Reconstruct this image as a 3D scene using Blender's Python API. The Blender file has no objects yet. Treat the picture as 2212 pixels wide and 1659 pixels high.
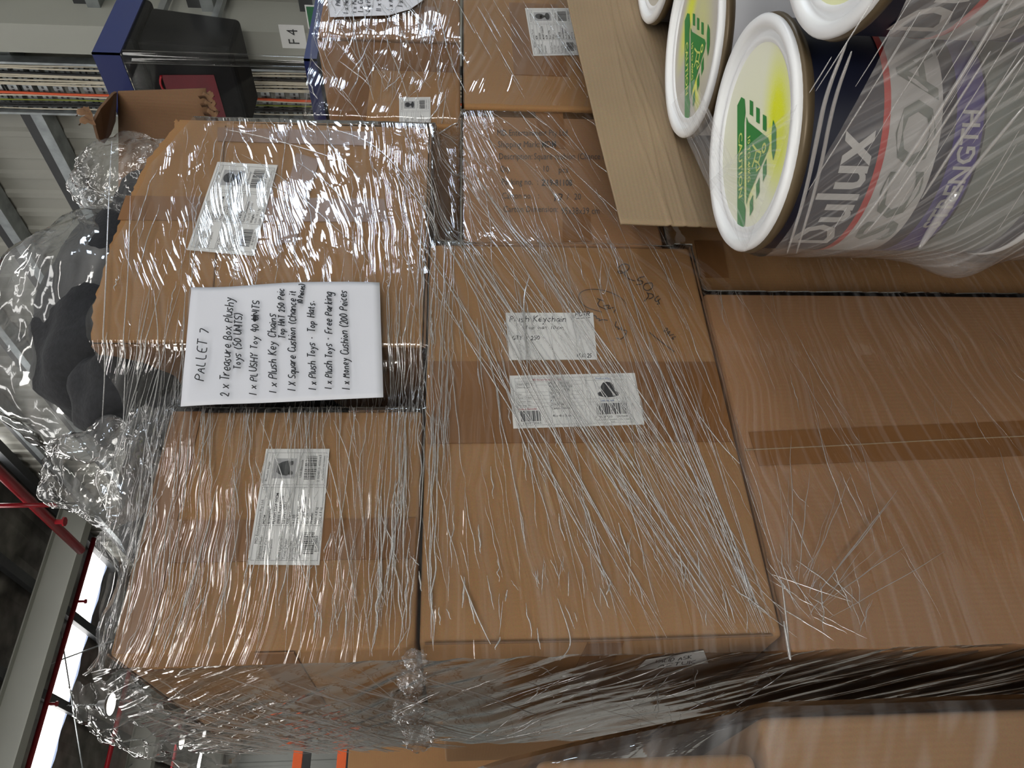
import bpy, math, random
import numpy as np
from mathutils import Vector, Matrix, noise
random.seed(7); rng = np.random.default_rng(11)
scene = bpy.context.scene
COL = scene.collection
PI = math.pi

# ------------------------------------------------------------------ camera
# the phone was held upright and the picture is stored lying on its side: world up is picture left
FPX, W, H = 1640.0, 2212.0, 1659.0
CAM_Z, PITCH, HEAD = 1.55, math.radians(4.22), math.radians(55.3)
FW = Vector((math.cos(HEAD)*math.cos(PITCH), math.sin(HEAD)*math.cos(PITCH), -math.sin(PITCH)))
RT = Vector((math.sin(HEAD), -math.cos(HEAD), 0))
UP = RT.cross(FW)
CPOS = Vector((0, 0, CAM_Z))
cam_d = bpy.data.cameras.new('camera'); cam = bpy.data.objects.new('camera', cam_d); COL.objects.link(cam)
cam_d.sensor_fit = 'HORIZONTAL'; cam_d.sensor_width = 36.0; cam_d.lens = FPX/W*36.0
cam_d.clip_start = 0.02; cam_d.clip_end = 200
m3 = Matrix((-UP, RT, -FW)).transposed()
cam.matrix_world = Matrix.Translation(CPOS) @ m3.to_4x4()
scene.camera = cam

def ray(u, v): return FW + RT*((H/2-v)/FPX) - UP*((u-W/2)/FPX)
def on(u, v, ax, val):
    r = ray(u, v); t = (val-CPOS[ax])/r[ax]; return CPOS + r*t
def onY(u, v, y=1.0): return on(u, v, 1, y)
def onX(u, v, x): return on(u, v, 0, x)
def onZ(u, v, z): return on(u, v, 2, z)
def oncyl(u, v, cx, cy, r):
    d = ray(u, v); a = d.x*d.x+d.y*d.y; b = -2*(d.x*cx+d.y*cy); c = cx*cx+cy*cy-r*r
    disc = max(b*b-4*a*c, 0); t = (-b-math.sqrt(disc))/(2*a); return CPOS + d*t

# ------------------------------------------------------------------ world, light, exposure
world = bpy.data.worlds.new('world'); scene.world = world; world.use_nodes = True
bg = world.node_tree.nodes['Background']
bg.inputs[0].default_value = (0.62, 0.74, 1.0, 1); bg.inputs[1].default_value = 0.9
def area(name, loc, rot, sx, sy, power, color):
    l = bpy.data.lights.new(name, 'AREA'); l.shape = 'RECTANGLE'; l.size = sx; l.size_y = sy
    l.energy = power; l.color = color
    o = bpy.data.objects.new(name, l); COL.objects.link(o); o.location = loc; o.rotation_euler = rot
    return o
# daylight through the loading door behind the camera and two windows in the right-hand wall
area('door_daylight_back', (-11.4, -10.9, 2.75), (PI/2, 0, 0), 6.6, 5.2, 1750, (1.0, 0.96, 0.90))
area('window_daylight_1', (7.25, -4.95, 3.45), (0, PI/2, 0), .75, 1.2, 80, (0.70, 0.83, 1.0))
area('window_daylight_2', (7.25, -3.1, 2.3), (0, PI/2, 0), .6, .9, 60, (0.70, 0.83, 1.0))
scene.view_settings.view_transform = 'Standard'; scene.view_settings.look = 'None'
scene.view_settings.gamma = 1.0; scene.view_settings.use_curve_mapping = False
scene.view_settings.exposure = -0.08
scene.cycles.transparent_max_bounces = 16
scene.cycles.max_bounces = 5; scene.cycles.diffuse_bounces = 3; scene.cycles.glossy_bounces = 3; scene.cycles.transmission_bounces = 2
scene.cycles.adaptive_threshold = 0.03
scene.cycles.caustics_reflective = False; scene.cycles.caustics_refractive = False
scene.cycles.sample_clamp_indirect = 4.0
scene.cycles.use_light_tree = False

# ------------------------------------------------------------------ materials
MATS = {}
def nodes_of(name):
    m = bpy.data.materials.new(name); m.use_nodes = True
    nt = m.node_tree; nt.nodes.clear()
    out = nt.nodes.new('ShaderNodeOutputMaterial')
    return m, nt, out
def N(nt, t, **kw):
    n = nt.nodes.new(t)
    for k, v in kw.items():
        if k == 'inp':
            for i, val in v.items(): n.inputs[i].default_value = val
        else: setattr(n, k, v)
    return n
def c4(c): return (c[0], c[1], c[2], 1.0)
def srgb(r, g, b):
    f = lambda x: (x/255/12.92) if x/255 <= .04045 else ((x/255+.055)/1.055)**2.4
    return (f(r), f(g), f(b))
def plain(name, col, rough=0.6, metal=0.0, spec=0.5, var=0.12, scale=8.0, bump=0.0, bscale=60):
    m, nt, out = nodes_of(name); L = nt.links.new
    b = N(nt, 'ShaderNodeBsdfPrincipled'); b.inputs['Roughness'].default_value = rough
    b.inputs['Metallic'].default_value = metal; b.inputs['Specular IOR Level'].default_value = spec
    tc = N(nt, 'ShaderNodeTexCoord'); n = N(nt, 'ShaderNodeTexNoise'); n.inputs['Scale'].default_value = scale
    n.inputs['Detail'].default_value = 4
    L(tc.outputs['Object'], n.inputs['Vector'])
    r = N(nt, 'ShaderNodeValToRGB'); r.color_ramp.elements[0].position = .3; r.color_ramp.elements[1].position = .7
    r.color_ramp.elements[0].color = c4([x*(1-var) for x in col]); r.color_ramp.elements[1].color = c4([min(1, x*(1+var)) for x in col])
    L(n.outputs['Fac'], r.inputs['Fac']); L(r.outputs['Color'], b.inputs['Base Color'])
    if bump:
        n2 = N(nt, 'ShaderNodeTexNoise'); n2.inputs['Scale'].default_value = bscale; L(tc.outputs['Object'], n2.inputs['Vector'])
        bp = N(nt, 'ShaderNodeBump'); bp.inputs['Strength'].default_value = bump; bp.inputs['Distance'].default_value = .002
        L(n2.outputs['Fac'], bp.inputs['Height']); L(bp.outputs['Normal'], b.inputs['Normal'])
    L(b.outputs['BSDF'], out.inputs['Surface']); MATS[name] = m; return m
def cardboard(name, col, flute=(1, 0, 0), strength=.12, var=.10):
    m, nt, out = nodes_of(name); L = nt.links.new
    b = N(nt, 'ShaderNodeBsdfPrincipled'); b.inputs['Roughness'].default_value = .75; b.inputs['Specular IOR Level'].default_value = .25
    geo = N(nt, 'ShaderNodeNewGeometry')
    n = N(nt, 'ShaderNodeTexNoise'); n.inputs['Scale'].default_value = 3.0; n.inputs['Detail'].default_value = 6; n.inputs['Roughness'].default_value = .6
    L(geo.outputs['Position'], n.inputs['Vector'])
    r = N(nt, 'ShaderNodeValToRGB'); r.color_ramp.elements[0].position = .3; r.color_ramp.elements[1].position = .72
    r.color_ramp.elements[0].color = c4([x*(1-var) for x in col]); r.color_ramp.elements[1].color = c4([x*(1+var) for x in col])
    L(n.outputs['Fac'], r.inputs['Fac'])
    # fine paper fibre
    n3 = N(nt, 'ShaderNodeTexNoise'); n3.inputs['Scale'].default_value = 500; n3.inputs['Detail'].default_value = 2
    L(geo.outputs['Position'], n3.inputs['Vector'])
    mx = N(nt, 'ShaderNodeMixRGB', blend_type='OVERLAY'); mx.inputs[0].default_value = .25
    L(r.outputs['Color'], mx.inputs[1]); L(n3.outputs['Color'], mx.inputs[2]); 
    hs = N(nt, 'ShaderNodeHueSaturation'); hs.inputs['Saturation'].default_value = .96
    L(mx.outputs[0], hs.inputs['Color']); L(hs.outputs['Color'], b.inputs['Base Color'])
    # corrugation flutes showing through
    mp = N(nt, 'ShaderNodeVectorMath', operation='DOT_PRODUCT'); mp.inputs[1].default_value = tuple(x*2*PI/.0072 for x in flute)
    L(geo.outputs['Position'], mp.inputs[0])
    sn = N(nt, 'ShaderNodeMath', operation='SINE'); L(mp.outputs['Value'], sn.inputs[0])
    ad = N(nt, 'ShaderNodeMath', operation='MULTIPLY_ADD'); ad.inputs[1].default_value = .10
    n2 = N(nt, 'ShaderNodeTexNoise'); n2.inputs['Scale'].default_value = 14; n2.inputs['Detail'].default_value = 5
    L(geo.outputs['Position'], n2.inputs['Vector']); L(sn.outputs[0], ad.inputs[0]); L(n2.outputs['Fac'], ad.inputs[2])
    bp = N(nt, 'ShaderNodeBump'); bp.inputs['Strength'].default_value = strength; bp.inputs['Distance'].default_value = .004
    L(ad.outputs[0], bp.inputs['Height']); L(bp.outputs['Normal'], b.inputs['Normal'])
    L(b.outputs['BSDF'], out.inputs['Surface']); MATS[name] = m; return m
def film(name, tint=(1, 1, 1), haze=.05, gloss=1.6, base=.03, rough=.06, su=3.0, sv=80.0, bstr=.6, crum=.3, streak=.25, cscale=28):
    """thin stretch film: clear, glossy, with stretched strands running along the u direction of its UV map"""
    m, nt, out = nodes_of(name); L = nt.links.new
    uv = N(nt, 'ShaderNodeUVMap'); uv.uv_map = 'UVMap'
    wn = N(nt, 'ShaderNodeTexNoise'); wn.inputs['Scale'].default_value = 3.2; wn.inputs['Detail'].default_value = 1; L(uv.outputs[0], wn.inputs['Vector'])
    ws = N(nt, 'ShaderNodeVectorMath', operation='SUBTRACT'); ws.inputs[1].default_value = (.5, .5, .5); L(wn.outputs['Color'], ws.inputs[0])
    wk = N(nt, 'ShaderNodeVectorMath', operation='SCALE'); wk.inputs['Scale'].default_value = .10; L(ws.outputs[0], wk.inputs[0])
    wa = N(nt, 'ShaderNodeVectorMath', operation='ADD'); L(uv.outputs[0], wa.inputs[0]); L(wk.outputs[0], wa.inputs[1])
    mp = N(nt, 'ShaderNodeMapping'); mp.inputs['Scale'].default_value = (su, sv, 1); L(wa.outputs[0], mp.inputs['Vector'])
    n1 = N(nt, 'ShaderNodeTexNoise'); n1.inputs['Scale'].default_value = 1.0; n1.inputs['Detail'].default_value = 2; n1.inputs['Roughness'].default_value = .6
    L(mp.outputs[0], n1.inputs['Vector'])
    vo = N(nt, 'ShaderNodeTexNoise'); vo.inputs['Scale'].default_value = cscale*.45; vo.inputs['Detail'].default_value = 2.5; vo.inputs['Distortion'].default_value = .8
    L(wa.outputs[0], vo.inputs['Vector'])
    vs_ = N(nt, 'ShaderNodeMath', operation='SUBTRACT'); vs_.inputs[1].default_value = .5; L(vo.outputs['Fac'], vs_.inputs[0])
    vm = N(nt, 'ShaderNodeMath', operation='ABSOLUTE'); L(vs_.outputs[0], vm.inputs[0])
    ad = N(nt, 'ShaderNodeMath', operation='MULTIPLY_ADD'); ad.inputs[1].default_value = -crum*8; L(vm.outputs[0], ad.inputs[0]); L(n1.outputs['Fac'], ad.inputs[2])
    bp = N(nt, 'ShaderNodeBump'); bp.inputs['Strength'].default_value = bstr; bp.inputs['Distance'].default_value = .004
    L(ad.outputs[0], bp.inputs['Height'])
    ge = N(nt, 'ShaderNodeNewGeometry'); dt = N(nt, 'ShaderNodeVectorMath', operation='DOT_PRODUCT'); L(ge.outputs['Normal'], dt.inputs[0]); L(ge.outputs['Incoming'], dt.inputs[1])
    ab = N(nt, 'ShaderNodeMath', operation='ABSOLUTE'); L(dt.outputs['Value'], ab.inputs[0])
    om = N(nt, 'ShaderNodeMath', operation='SUBTRACT'); om.inputs[0].default_value = 1.0; L(ab.outputs[0], om.inputs[1])
    pw = N(nt, 'ShaderNodeMath', operation='POWER'); pw.inputs[1].default_value = 5.0; L(om.outputs[0], pw.inputs[0])
    fr = N(nt, 'ShaderNodeMath', operation='MULTIPLY_ADD'); fr.inputs[1].default_value = .96; fr.inputs[2].default_value = .04; L(pw.outputs[0], fr.inputs[0])
    fm = N(nt, 'ShaderNodeMath', operation='MULTIPLY_ADD'); fm.inputs[1].default_value = gloss; fm.inputs[2].default_value = base; fm.use_clamp = True
    L(fr.outputs[0], fm.inputs[0])
    tr = N(nt, 'ShaderNodeBsdfTransparent'); tr.inputs[0].default_value = c4([.985*x for x in tint])
    gl = N(nt, 'ShaderNodeBsdfGlossy'); gl.inputs['Roughness'].default_value = rough; L(bp.outputs['Normal'], gl.inputs['Normal'])
    df = N(nt, 'ShaderNodeBsdfDiffuse'); df.inputs[0].default_value = (.85, .85, .86, 1)
    # whitish stretched streaks
    n4 = N(nt, 'ShaderNodeTexNoise'); n4.inputs['Scale'].default_value = 1.0; n4.inputs['Detail'].default_value = 2
    mp2 = N(nt, 'ShaderNodeMapping'); mp2.inputs['Scale'].default_value = (su*.6, sv*1.3, 1); mp2.inputs['Location'].default_value = (3.1, 7.7, 0); L(wa.outputs[0], mp2.inputs['Vector']); L(mp2.outputs[0], n4.inputs['Vector'])
    rp = N(nt, 'ShaderNodeValToRGB'); rp.color_ramp.elements[0].position = .5; rp.color_ramp.elements[1].position = .85
    rp.color_ramp.elements[0].color = (0, 0, 0, 1); rp.color_ramp.elements[1].color = (1, 1, 1, 1); L(n4.outputs['Fac'], rp.inputs[0])
    hz = N(nt, 'ShaderNodeMath', operation='MULTIPLY_ADD'); hz.inputs[1].default_value = streak; hz.inputs[2].default_value = haze; hz.use_clamp = True
    L(rp.outputs[0], hz.inputs[0])
    m1 = N(nt, 'ShaderNodeMixShader'); L(hz.outputs[0], m1.inputs[0]); L(tr.outputs[0], m1.inputs[1]); L(df.outputs[0], m1.inputs[2])
    m2 = N(nt, 'ShaderNodeMixShader'); L(fm.outputs[0], m2.inputs[0]); L(m1.outputs[0], m2.inputs[1]); L(gl.outputs[0], m2.inputs[2])
    L(m2.outputs[0], out.inputs['Surface']); MATS[name] = m; return m
def crease_mat(name, gloss=.5, white=.08, rough=.12):
    m, nt, out = nodes_of(name); L = nt.links.new
    tr = N(nt, 'ShaderNodeBsdfTransparent'); gl = N(nt, 'ShaderNodeBsdfGlossy'); gl.inputs['Roughness'].default_value = rough
    df = N(nt, 'ShaderNodeBsdfDiffuse'); df.inputs[0].default_value = (.9, .9, .9, 1)
    m1 = N(nt, 'ShaderNodeMixShader'); m1.inputs[0].default_value = white; L(tr.outputs[0], m1.inputs[1]); L(df.outputs[0], m1.inputs[2])
    m2 = N(nt, 'ShaderNodeMixShader'); m2.inputs[0].default_value = gloss; L(m1.outputs[0], m2.inputs[1]); L(gl.outputs[0], m2.inputs[2])
    L(m2.outputs[0], out.inputs['Surface']); MATS[name] = m; return m
def emit(name, col, s):
    m, nt, out = nodes_of(name)
    e = N(nt, 'ShaderNodeEmission'); e.inputs[0].default_value = c4(col); e.inputs[1].default_value = s
    nt.links.new(e.outputs[0], out.inputs['Surface']); MATS[name] = m; return m

cardboard('card_warm', srgb(151, 111, 68), (1, 0, 0), .10)
cardboard('card_mid', srgb(146, 108, 69), (0, 0, 1), .10)
cardboard('card_rose', srgb(148, 109, 74), (1, 0, 0), .10)
cardboard('card_pale', srgb(150, 129, 101), (0, 0, 1), .22)
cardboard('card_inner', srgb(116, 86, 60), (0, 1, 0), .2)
plain('tape', srgb(128, 88, 50), .32, var=.10, scale=5)
plain('paper', srgb(214, 216, 224), .7, var=.02, scale=3)
plain('label_white', srgb(228, 228, 226), .55, var=.03)
plain('ink', (.012, .012, .016), .6, var=.02)
plain('ink_grey', (.16, .16, .17), .7, var=.05)
plain('ink_red', (.30, .03, .05), .7, var=.05)
plain('ink_blue', (.05, .12, .32), .7, var=.05)
plain('ink_carton', (.045, .042, .04), .7, var=.1)
plain('photo_grey', (.42, .42, .43), .6, var=.1)
plain('plush_black', (.012, .013, .016), .85, var=.3, scale=90, bump=.6, bscale=160)
film('film_main', haze=.006, gloss=2.2, base=.012, su=2.2, sv=70, bstr=.6, crum=.07, streak=.12)
film('film_loose', haze=.03, gloss=1.7, base=.02, su=12, sv=26, bstr=.5, crum=.35, streak=.22, cscale=22)
film('film_bag', tint=(.93, .95, .96), haze=.08, gloss=1.8, base=.03, su=6, sv=14, bstr=.4, crum=.3, streak=.30, cscale=15)
film('film_side', haze=.004, gloss=2.2, base=.01, su=2.5, sv=36, bstr=.6, crum=.06, streak=.12)
film('film_cloudy', haze=.12, gloss=1.3, base=.03, rough=.16, su=2.0, sv=70, bstr=.6, crum=.04, streak=.55)
film('film_lid', haze=.10, gloss=.12, base=.0, rough=.15, su=2.0, sv=90, bstr=.6, crum=.15, streak=.35)
film('clear_pvc', haze=.002, gloss=.7, base=.01, su=1, sv=2, bstr=.1, crum=.0, streak=.03)
crease_mat('crease', .38, .22, .11)  # white share puts the strands' highlights into their colour
crease_mat('crease_white', .22, .26, .2)

# ------------------------------------------------------------------ mesh helpers
class MB:
    def __init__(s): s.v = []; s.f = []; s.uv = []; s.mi = []; s.cur = 0
    def add(s, vs, fs, uvs=None):
        o = len(s.v); s.v.extend([tuple(v) for v in vs]); s.uv.extend(uvs if uvs is not None else [(0, 0)]*len(vs))
        for f in fs: s.f.append(tuple(i+o for i in f)); s.mi.append(s.cur)
    def box(s, x0, x1, y0, y1, z0, z1):
        vs = [(x, y, z) for z in (z0, z1) for y in (y0, y1) for x in (x0, x1)]
        s.add(vs, [(0, 2, 3, 1), (4, 5, 7, 6), (0, 1, 5, 4), (2, 6, 7, 3), (0, 4, 6, 2), (1, 3, 7, 5)])
    def tube(s, pts, r, n=8, cap=True):
        pts = [Vector(p) for p in pts]; k = len(pts); rr = r if hasattr(r, '__len__') else [r]*k
        vs = []; prev = None
        for i, p in enumerate(pts):
            d = (pts[min(i+1, k-1)]-pts[max(i-1, 0)])
            if d.length < 1e-9: d = Vector((0, 0, 1))
            d.normalize()
            a = prev if prev is not None else (Vector((0, 0, 1)) if abs(d.z) < .9 else Vector((1, 0, 0)))
            a = (a - d*a.dot(d))
            if a.length < 1e-6: a = d.orthogonal()
            a.normalize(); b = d.cross(a); prev = a
            for j in range(n):
                t = 2*PI*j/n; vs.append(p + (a*math.cos(t)+b*math.sin(t))*rr[i])
        fs = [(i*n+j, i*n+(j+1) % n, (i+1)*n+(j+1) % n, (i+1)*n+j) for i in range(k-1) for j in range(n)]
        if cap: fs += [tuple(reversed(range(n))), tuple(range((k-1)*n, k*n))]
        s.add(vs, fs)
    def lathe(s, prof, n=48, c=(0, 0, 0)):
        vs = []; k = len(prof)
        for r, z in prof:
            for j in range(n): t = 2*PI*j/n; vs.append((c[0]+r*math.cos(t), c[1]+r*math.sin(t), c[2]+z))
        fs = [(i*n+j, i*n+(j+1) % n, (i+1)*n+(j+1) % n, (i+1)*n+j) for i in range(k-1) for j in range(n)]
        s.add(vs, fs)
    def slab(s, quad, nrm, th):
        q = [Vector(p) for p in quad]; n = Vector(nrm)*th; k = len(q)
        s.add(q+[p+n for p in q], [tuple(reversed(range(k))), tuple(range(k, 2*k))]+[(i, (i+1) % k, k+(i+1) % k, k+i) for i in range(k)])
    def grid(s, fn, nu, nv, uvfn=None):
        vs = []; uvs = []
        for i in range(nu+1):
            for j in range(nv+1):
                a, b = i/nu, j/nv; p = fn(a, b); vs.append(p); uvs.append(uvfn(a, b) if uvfn else (a, b))
        fs = [(i*(nv+1)+j, (i+1)*(nv+1)+j, (i+1)*(nv+1)+j+1, i*(nv+1)+j+1) for i in range(nu) for j in range(nv)]
        s.add(vs, fs, uvs)
    def build(s, name, mat, parent=None, smooth=False, loc=None):
        me = bpy.data.meshes.new(name)
        off = Vector(loc) if loc is not None else Vector((0, 0, 0))
        me.from_pydata([(v[0]-off.x, v[1]-off.y, v[2]-off.z) for v in s.v], [], s.f)
        mats = mat if isinstance(mat, (list, tuple)) else [mat]
        for q in mats: me.materials.append(MATS[q])
        if len(mats) > 1: me.polygons.foreach_set('material_index', s.mi)
        if any(u != (0, 0) for u in s.uv[:50]) or any(u != (0, 0) for u in s.uv):
            lay = me.uv_layers.new(name='UVMap'); li = np.zeros(len(me.loops), dtype=np.int32); me.loops.foreach_get('vertex_index', li)
            lay.data.foreach_set('uv', np.array(s.uv, dtype=np.float32)[li].ravel())
        if smooth: me.polygons.foreach_set('use_smooth', [True]*len(me.polygons))
        me.update()
        o = bpy.data.objects.new(name, me); COL.objects.link(o)
        if parent is not None:
            o.parent = parent
            wp = Vector(parent.get('_w', (0, 0, 0))); o.location = off-wp; o['_w'] = tuple(off)
        else: o.location = off; o['_w'] = tuple(off)
        return o
def tag(o, label=None, cat=None, group=None, kind=None):
    if label: o['label'] = label
    if cat: o['category'] = cat
    if group: o['group'] = group
    if kind: o['kind'] = kind
    return o
def thing(name, label, cat, loc, group=None):
    o = bpy.data.objects.new(name, None); COL.objects.link(o); o.location = loc; o['_w'] = tuple(loc)
    o.empty_display_size = .05
    return tag(o, label, cat, group)

# ---- lettering: printed text (flat meshes of the built-in typeface) and pen strokes
_tc = {}
def text_geo(s, bold=False):
    key = (s, bold)
    if key in _tc: return _tc[key]
    cu = bpy.data.curves.new('t', 'FONT'); cu.body = s; cu.size = 1.0; cu.resolution_u = 2
    if bold: cu.offset = .018
    o = bpy.data.objects.new('t', cu); COL.objects.link(o)
    dg = bpy.context.evaluated_depsgraph_get(); oe = o.evaluated_get(dg); me = oe.to_mesh()
    vs = [(v.co.x, v.co.y) for v in me.vertices]; fs = [tuple(p.vertices) for p in me.polygons]
    oe.to_mesh_clear(); bpy.data.objects.remove(o); bpy.data.curves.remove(cu)
    _tc[key] = (vs, fs, max([v[0] for v in vs], default=0)); return _tc[key]
def put_text(mb, fn, s, x, y, size, bold=False, width=None, align='l', xs=1.0):
    """fn(x, y) -> 3-D point; x, y in layout units"""
    vs, fs, w = text_geo(s, bold)
    if not vs: return
    k = size*xs if width is None else width/w
    x0 = x - (w*k/2 if align == 'c' else (w*k if align == 'r' else 0))
    mb.add([fn(x0+a*k, y+b*size) for a, b in vs], fs)
G = {'A':'04 3e 64|18 58','B':'04 0e 4e 5b 39 09|39 67 65 44 04','C':'6c 4e 1d 09 15 44 66','D':'04 0e 3e 6b 67 34 04','E':'6e 0e 04 64|09 49','F':'6e 0e 04|09 49',
 'G':'6c 4e 1d 09 15 44 67 69 49','H':'04 0e|64 6e|09 69','I':'04 0e','K':'04 0e|6e 09 64','L':'0e 04 54','M':'04 1e 37 6e 74','N':'04 0e 64 6e','O':'3e 0b 07 34 67 6b 3e',
 'P':'04 0e 5d 6b 49 09','Q':'3e 0b 07 34 67 6b 3e|46 74','R':'04 0e 5d 6b 49 09|39 64','S':'6d 3e 0c 19 58 66 44 05','T':'0e 6e|3e 34','U':'0e 06 34 66 6e','V':'0e 34 6e','X':'0e 64|6e 04','Y':'0e 39 6e|39 34',
 'a':'5a 2a 07 24 57|5a 54 65','b':'0e 04|08 3a 57 24 04','c':'5a 2a 07 24 55','d':'5a 2a 07 24 57|5e 54','e':'07 57 4a 2a 07 24 55','f':'4e 2d 24|09 49','g':'5a 2a 07 24 57|5a 51 30 01',
 'h':'0e 04|08 3a 59 54','i':'0a 04|0d 0c','j':'2a 21 00|2d 2c','k':'0e 04|4a 07 44','l':'0e 04','m':'0a 04|08 2a 39 34|38 5a 69 64','n':'0a 04|08 3a 59 54','o':'2a 07 24 57 2a','p':'0a 00|08 3a 57 24 05',
 'q':'5a 2a 07 24 57|5a 50','r':'0a 04|07 2a 4a','s':'5a 1a 08 46 34 04','t':'2d 25 44|0a 4a','u':'0a 05 24 56|5a 54','v':'0a 24 5a','w':'0a 14 39 54 6a','x':'0a 54|5a 04','y':'0a 36|5a 21 00','z':'0a 5a 04 54',
 '0':'2e 0b 07 24 57 5b 2e','1':'1e 14','2':'0b 2e 5b 36 04 64','3':'0d 4e 5b 29|29 57 34 05','4':'3e 07 67|4c 43','5':'5e 1e 09 49 57 34 04','6':'4e 08 25 56 48 17','7':'0e 6e 24','8':'2e 0b 57 24 07 5b 2e','9':'5b 2e 0b 29 5b 44',
 '-':'09 39','.':'04 05','(':'3f 09 33',')':'0f 39 03','/':'04 5e','=':'0a 5a|07 57',':':'05 06|09 0a',',':'04 12'}
def stroke_ribbon(mb, fn, pts, w):
    P = [np.array(p, float) for p in pts]
    if len(P) < 2: return
    vs = []
    for i, p in enumerate(P):
        d = P[min(i+1, len(P)-1)]-P[max(i-1, 0)]; L_ = math.hypot(*d) or 1; n = np.array([-d[1], d[0]])/L_*w/2
        vs += [fn(*(p+n)), fn(*(p-n))]
    mb.add(vs, [(2*i, 2*i+1, 2*i+3, 2*i+2) for i in range(len(P)-1)])
def chaikin(P, k=2):
    for _ in range(k):
        if len(P) < 3: return P
        Q = [P[0]]
        for a, b in zip(P[:-1], P[1:]): Q += [a*.75+b*.25, a*.25+b*.75]
        P = Q+[P[-1]]
    return P
def put_pen(mb, fn, s, x, y, size, w, slant=.12, xs=1.0, length=None, jit=.03):
    """handwriting: size = cap height, in layout units"""
    k = size/10.0
    wid = {'i': 2, 'l': 2, 'I': 2, '1': 4, '.': 2, ':': 2, ' ': 5, 'M': 9, 'm': 8, 'w': 8, '(': 5, ')': 5}
    tot = sum(wid.get(c, 7.5 if c.isupper() else 6.8)+1.0 for c in s)
    kx = k*xs if length is None else length/tot
    cx = 0.0
    for c in s:
        if c in G:
            dy = random.uniform(-1, 1)*jit*12; sc = 1.08+random.uniform(-1, 1)*jit*2
            for st in G[c].split('|'):
                P = [np.array([int(q[0], 16), int(q[1], 16)-4.0]) for q in st.split()]
                P = [p*sc+np.array([random.uniform(-1, 1)*jit*6, dy+random.uniform(-1, 1)*jit*6]) for p in P]
                P = chaikin(P, 2)
                stroke_ribbon(mb, fn, [(x+(cx+p[0]+slant*p[1])*kx, y+p[1]*k) for p in P], w)
        cx += wid.get(c, 7.5 if c.isupper() else 6.8)+1.0
def quad_fn(c00, c10, c11, c01, w, h, nrm=None, off=0.0):
    """layout (x, y) in [0,w]x[0,h] -> bilinear on four 3-D corners (bottom-left, bottom-right, top-right, top-left)"""
    a, b, c, d = [Vector(p) for p in (c00, c10, c11, c01)]
    n = (b-a).cross(d-a).normalized() if nrm is None else Vector(nrm)
    def fn(x, y):
        s, t = x/w, y/h
        return (a*(1-s)+b*s)*(1-t) + (d*(1-s)+c*s)*t + n*off
    return fn
def rect(mb, fn, x0, y0, x1, y1): mb.add([fn(x0, y0), fn(x1, y0), fn(x1, y1), fn(x0, y1)], [(0, 1, 2, 3)])
def poly(mb, fn, pts): mb.add([fn(*p) for p in pts], [tuple(range(len(pts)))])
def ell(cx, cy, rx, ry, n=24, a0=0, a1=2*PI): return [(cx+rx*math.cos(a0+(a1-a0)*i/n), cy+ry*math.sin(a0+(a1-a0)*i/n)) for i in range(n)]
def barcode(mb, fn, x0, y0, x1, y1, n=30, vertical=False):
    t = 0.0; k = random.Random(int(x0*1e4)+n)
    while t < 1:
        w = k.choice([.6, .6, 1.2, 1.8])/n/1.15
        if vertical: rect(mb, fn, x0, y0+(y1-y0)*t, x1, y0+(y1-y0)*min(1, t+w))
        else: rect(mb, fn, x0+(x1-x0)*t, y0, x0+(x1-x0)*min(1, t+w), y1)
        t += w+k.choice([.5, .7, 1.1])/n/1.15
def lines(mb, fn, segs, w):
    for (x0, y0, x1, y1) in segs: stroke_ribbon(mb, fn, [(x0, y0), (x1, y1)], w)
# ------------------------------------------------------------------ the building
plain('sheet_grey', srgb(160, 160, 152), .5, metal=.0, var=.05, scale=2)
plain('sheet_far', srgb(150, 152, 148), .55, var=.06, scale=1)
plain('galv', srgb(160, 166, 168), .42, metal=.7, var=.25, scale=6)
plain('steel_dark', srgb(52, 54, 56), .5, var=.15)
plain('steel_pale', srgb(160, 162, 154), .5, var=.04, scale=1)
plain('foil', srgb(120, 116, 110), .34, metal=.75, var=.45, scale=2.2, bump=.9, bscale=9)
plain('concrete', srgb(140, 138, 132), .7, var=.12, scale=1.5)
plain('pipe_red', srgb(150, 22, 34), .35, var=.12, scale=2)
plain('orange', srgb(232, 96, 30), .45, var=.06)
plain('blue_trim', srgb(22, 34, 88), .5, var=.05)
plain('cable_white', srgb(205, 198, 180), .5, var=.08)
plain('cable_orange', srgb(222, 92, 50), .5, var=.06)
plain('cable_green', srgb(120, 130, 40), .5, var=.2)
plain('cable_black', srgb(22, 23, 26), .5, var=.1)
plain('sign_white', srgb(226, 228, 228), .5, var=.03)
plain('sign_green', srgb(24, 104, 60), .5, var=.05)
plain('tub_black', srgb(9, 11, 14), .75, spec=.2, var=.25, scale=12)
plain('burgundy', srgb(96, 22, 34), .4, var=.15)
emit('skylight', (1.0, .98, .95), 7.0)
emit('lamp_disc', (1.0, .97, .9), 9.0)

b = MB(); b.box(-15.4, 8, -11.5, 32, -.12, 0); floor = tag(b.build('floor', 'concrete'), kind='structure')
def corr_wall(mb, axis, pos, a0, a1, z0, z1, inward, pitch=.30, dep=.035):
    """ribbed sheeting with upright ribs; axis 0: wall at x = pos running along y; axis 1: at y = pos running along x"""
    prof = []; t = a0
    while t < a1-1e-6:
        for f, d in ((0, 0), (.55, 0), (.65, 1), (.9, 1), (1.0, 0)):
            q = min(a1, t+f*pitch); prof.append((q, pos+inward*dep*d))
        t += pitch
    vs = [];
    for z in (z0, z1):
        for a, d in prof: vs.append((d, a, z) if axis == 0 else (a, d, z))
    k = len(prof); mb.add(vs, [(i, i+1, k+i+1, k+i) for i in range(k-1)])
WX = 7.42
b = MB()
corr_wall(b, 0, WX, -11.3, 31.2, 0, 10, -1)
wall_r = tag(b.build('wall_right', 'sheet_grey'), kind='structure')
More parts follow.
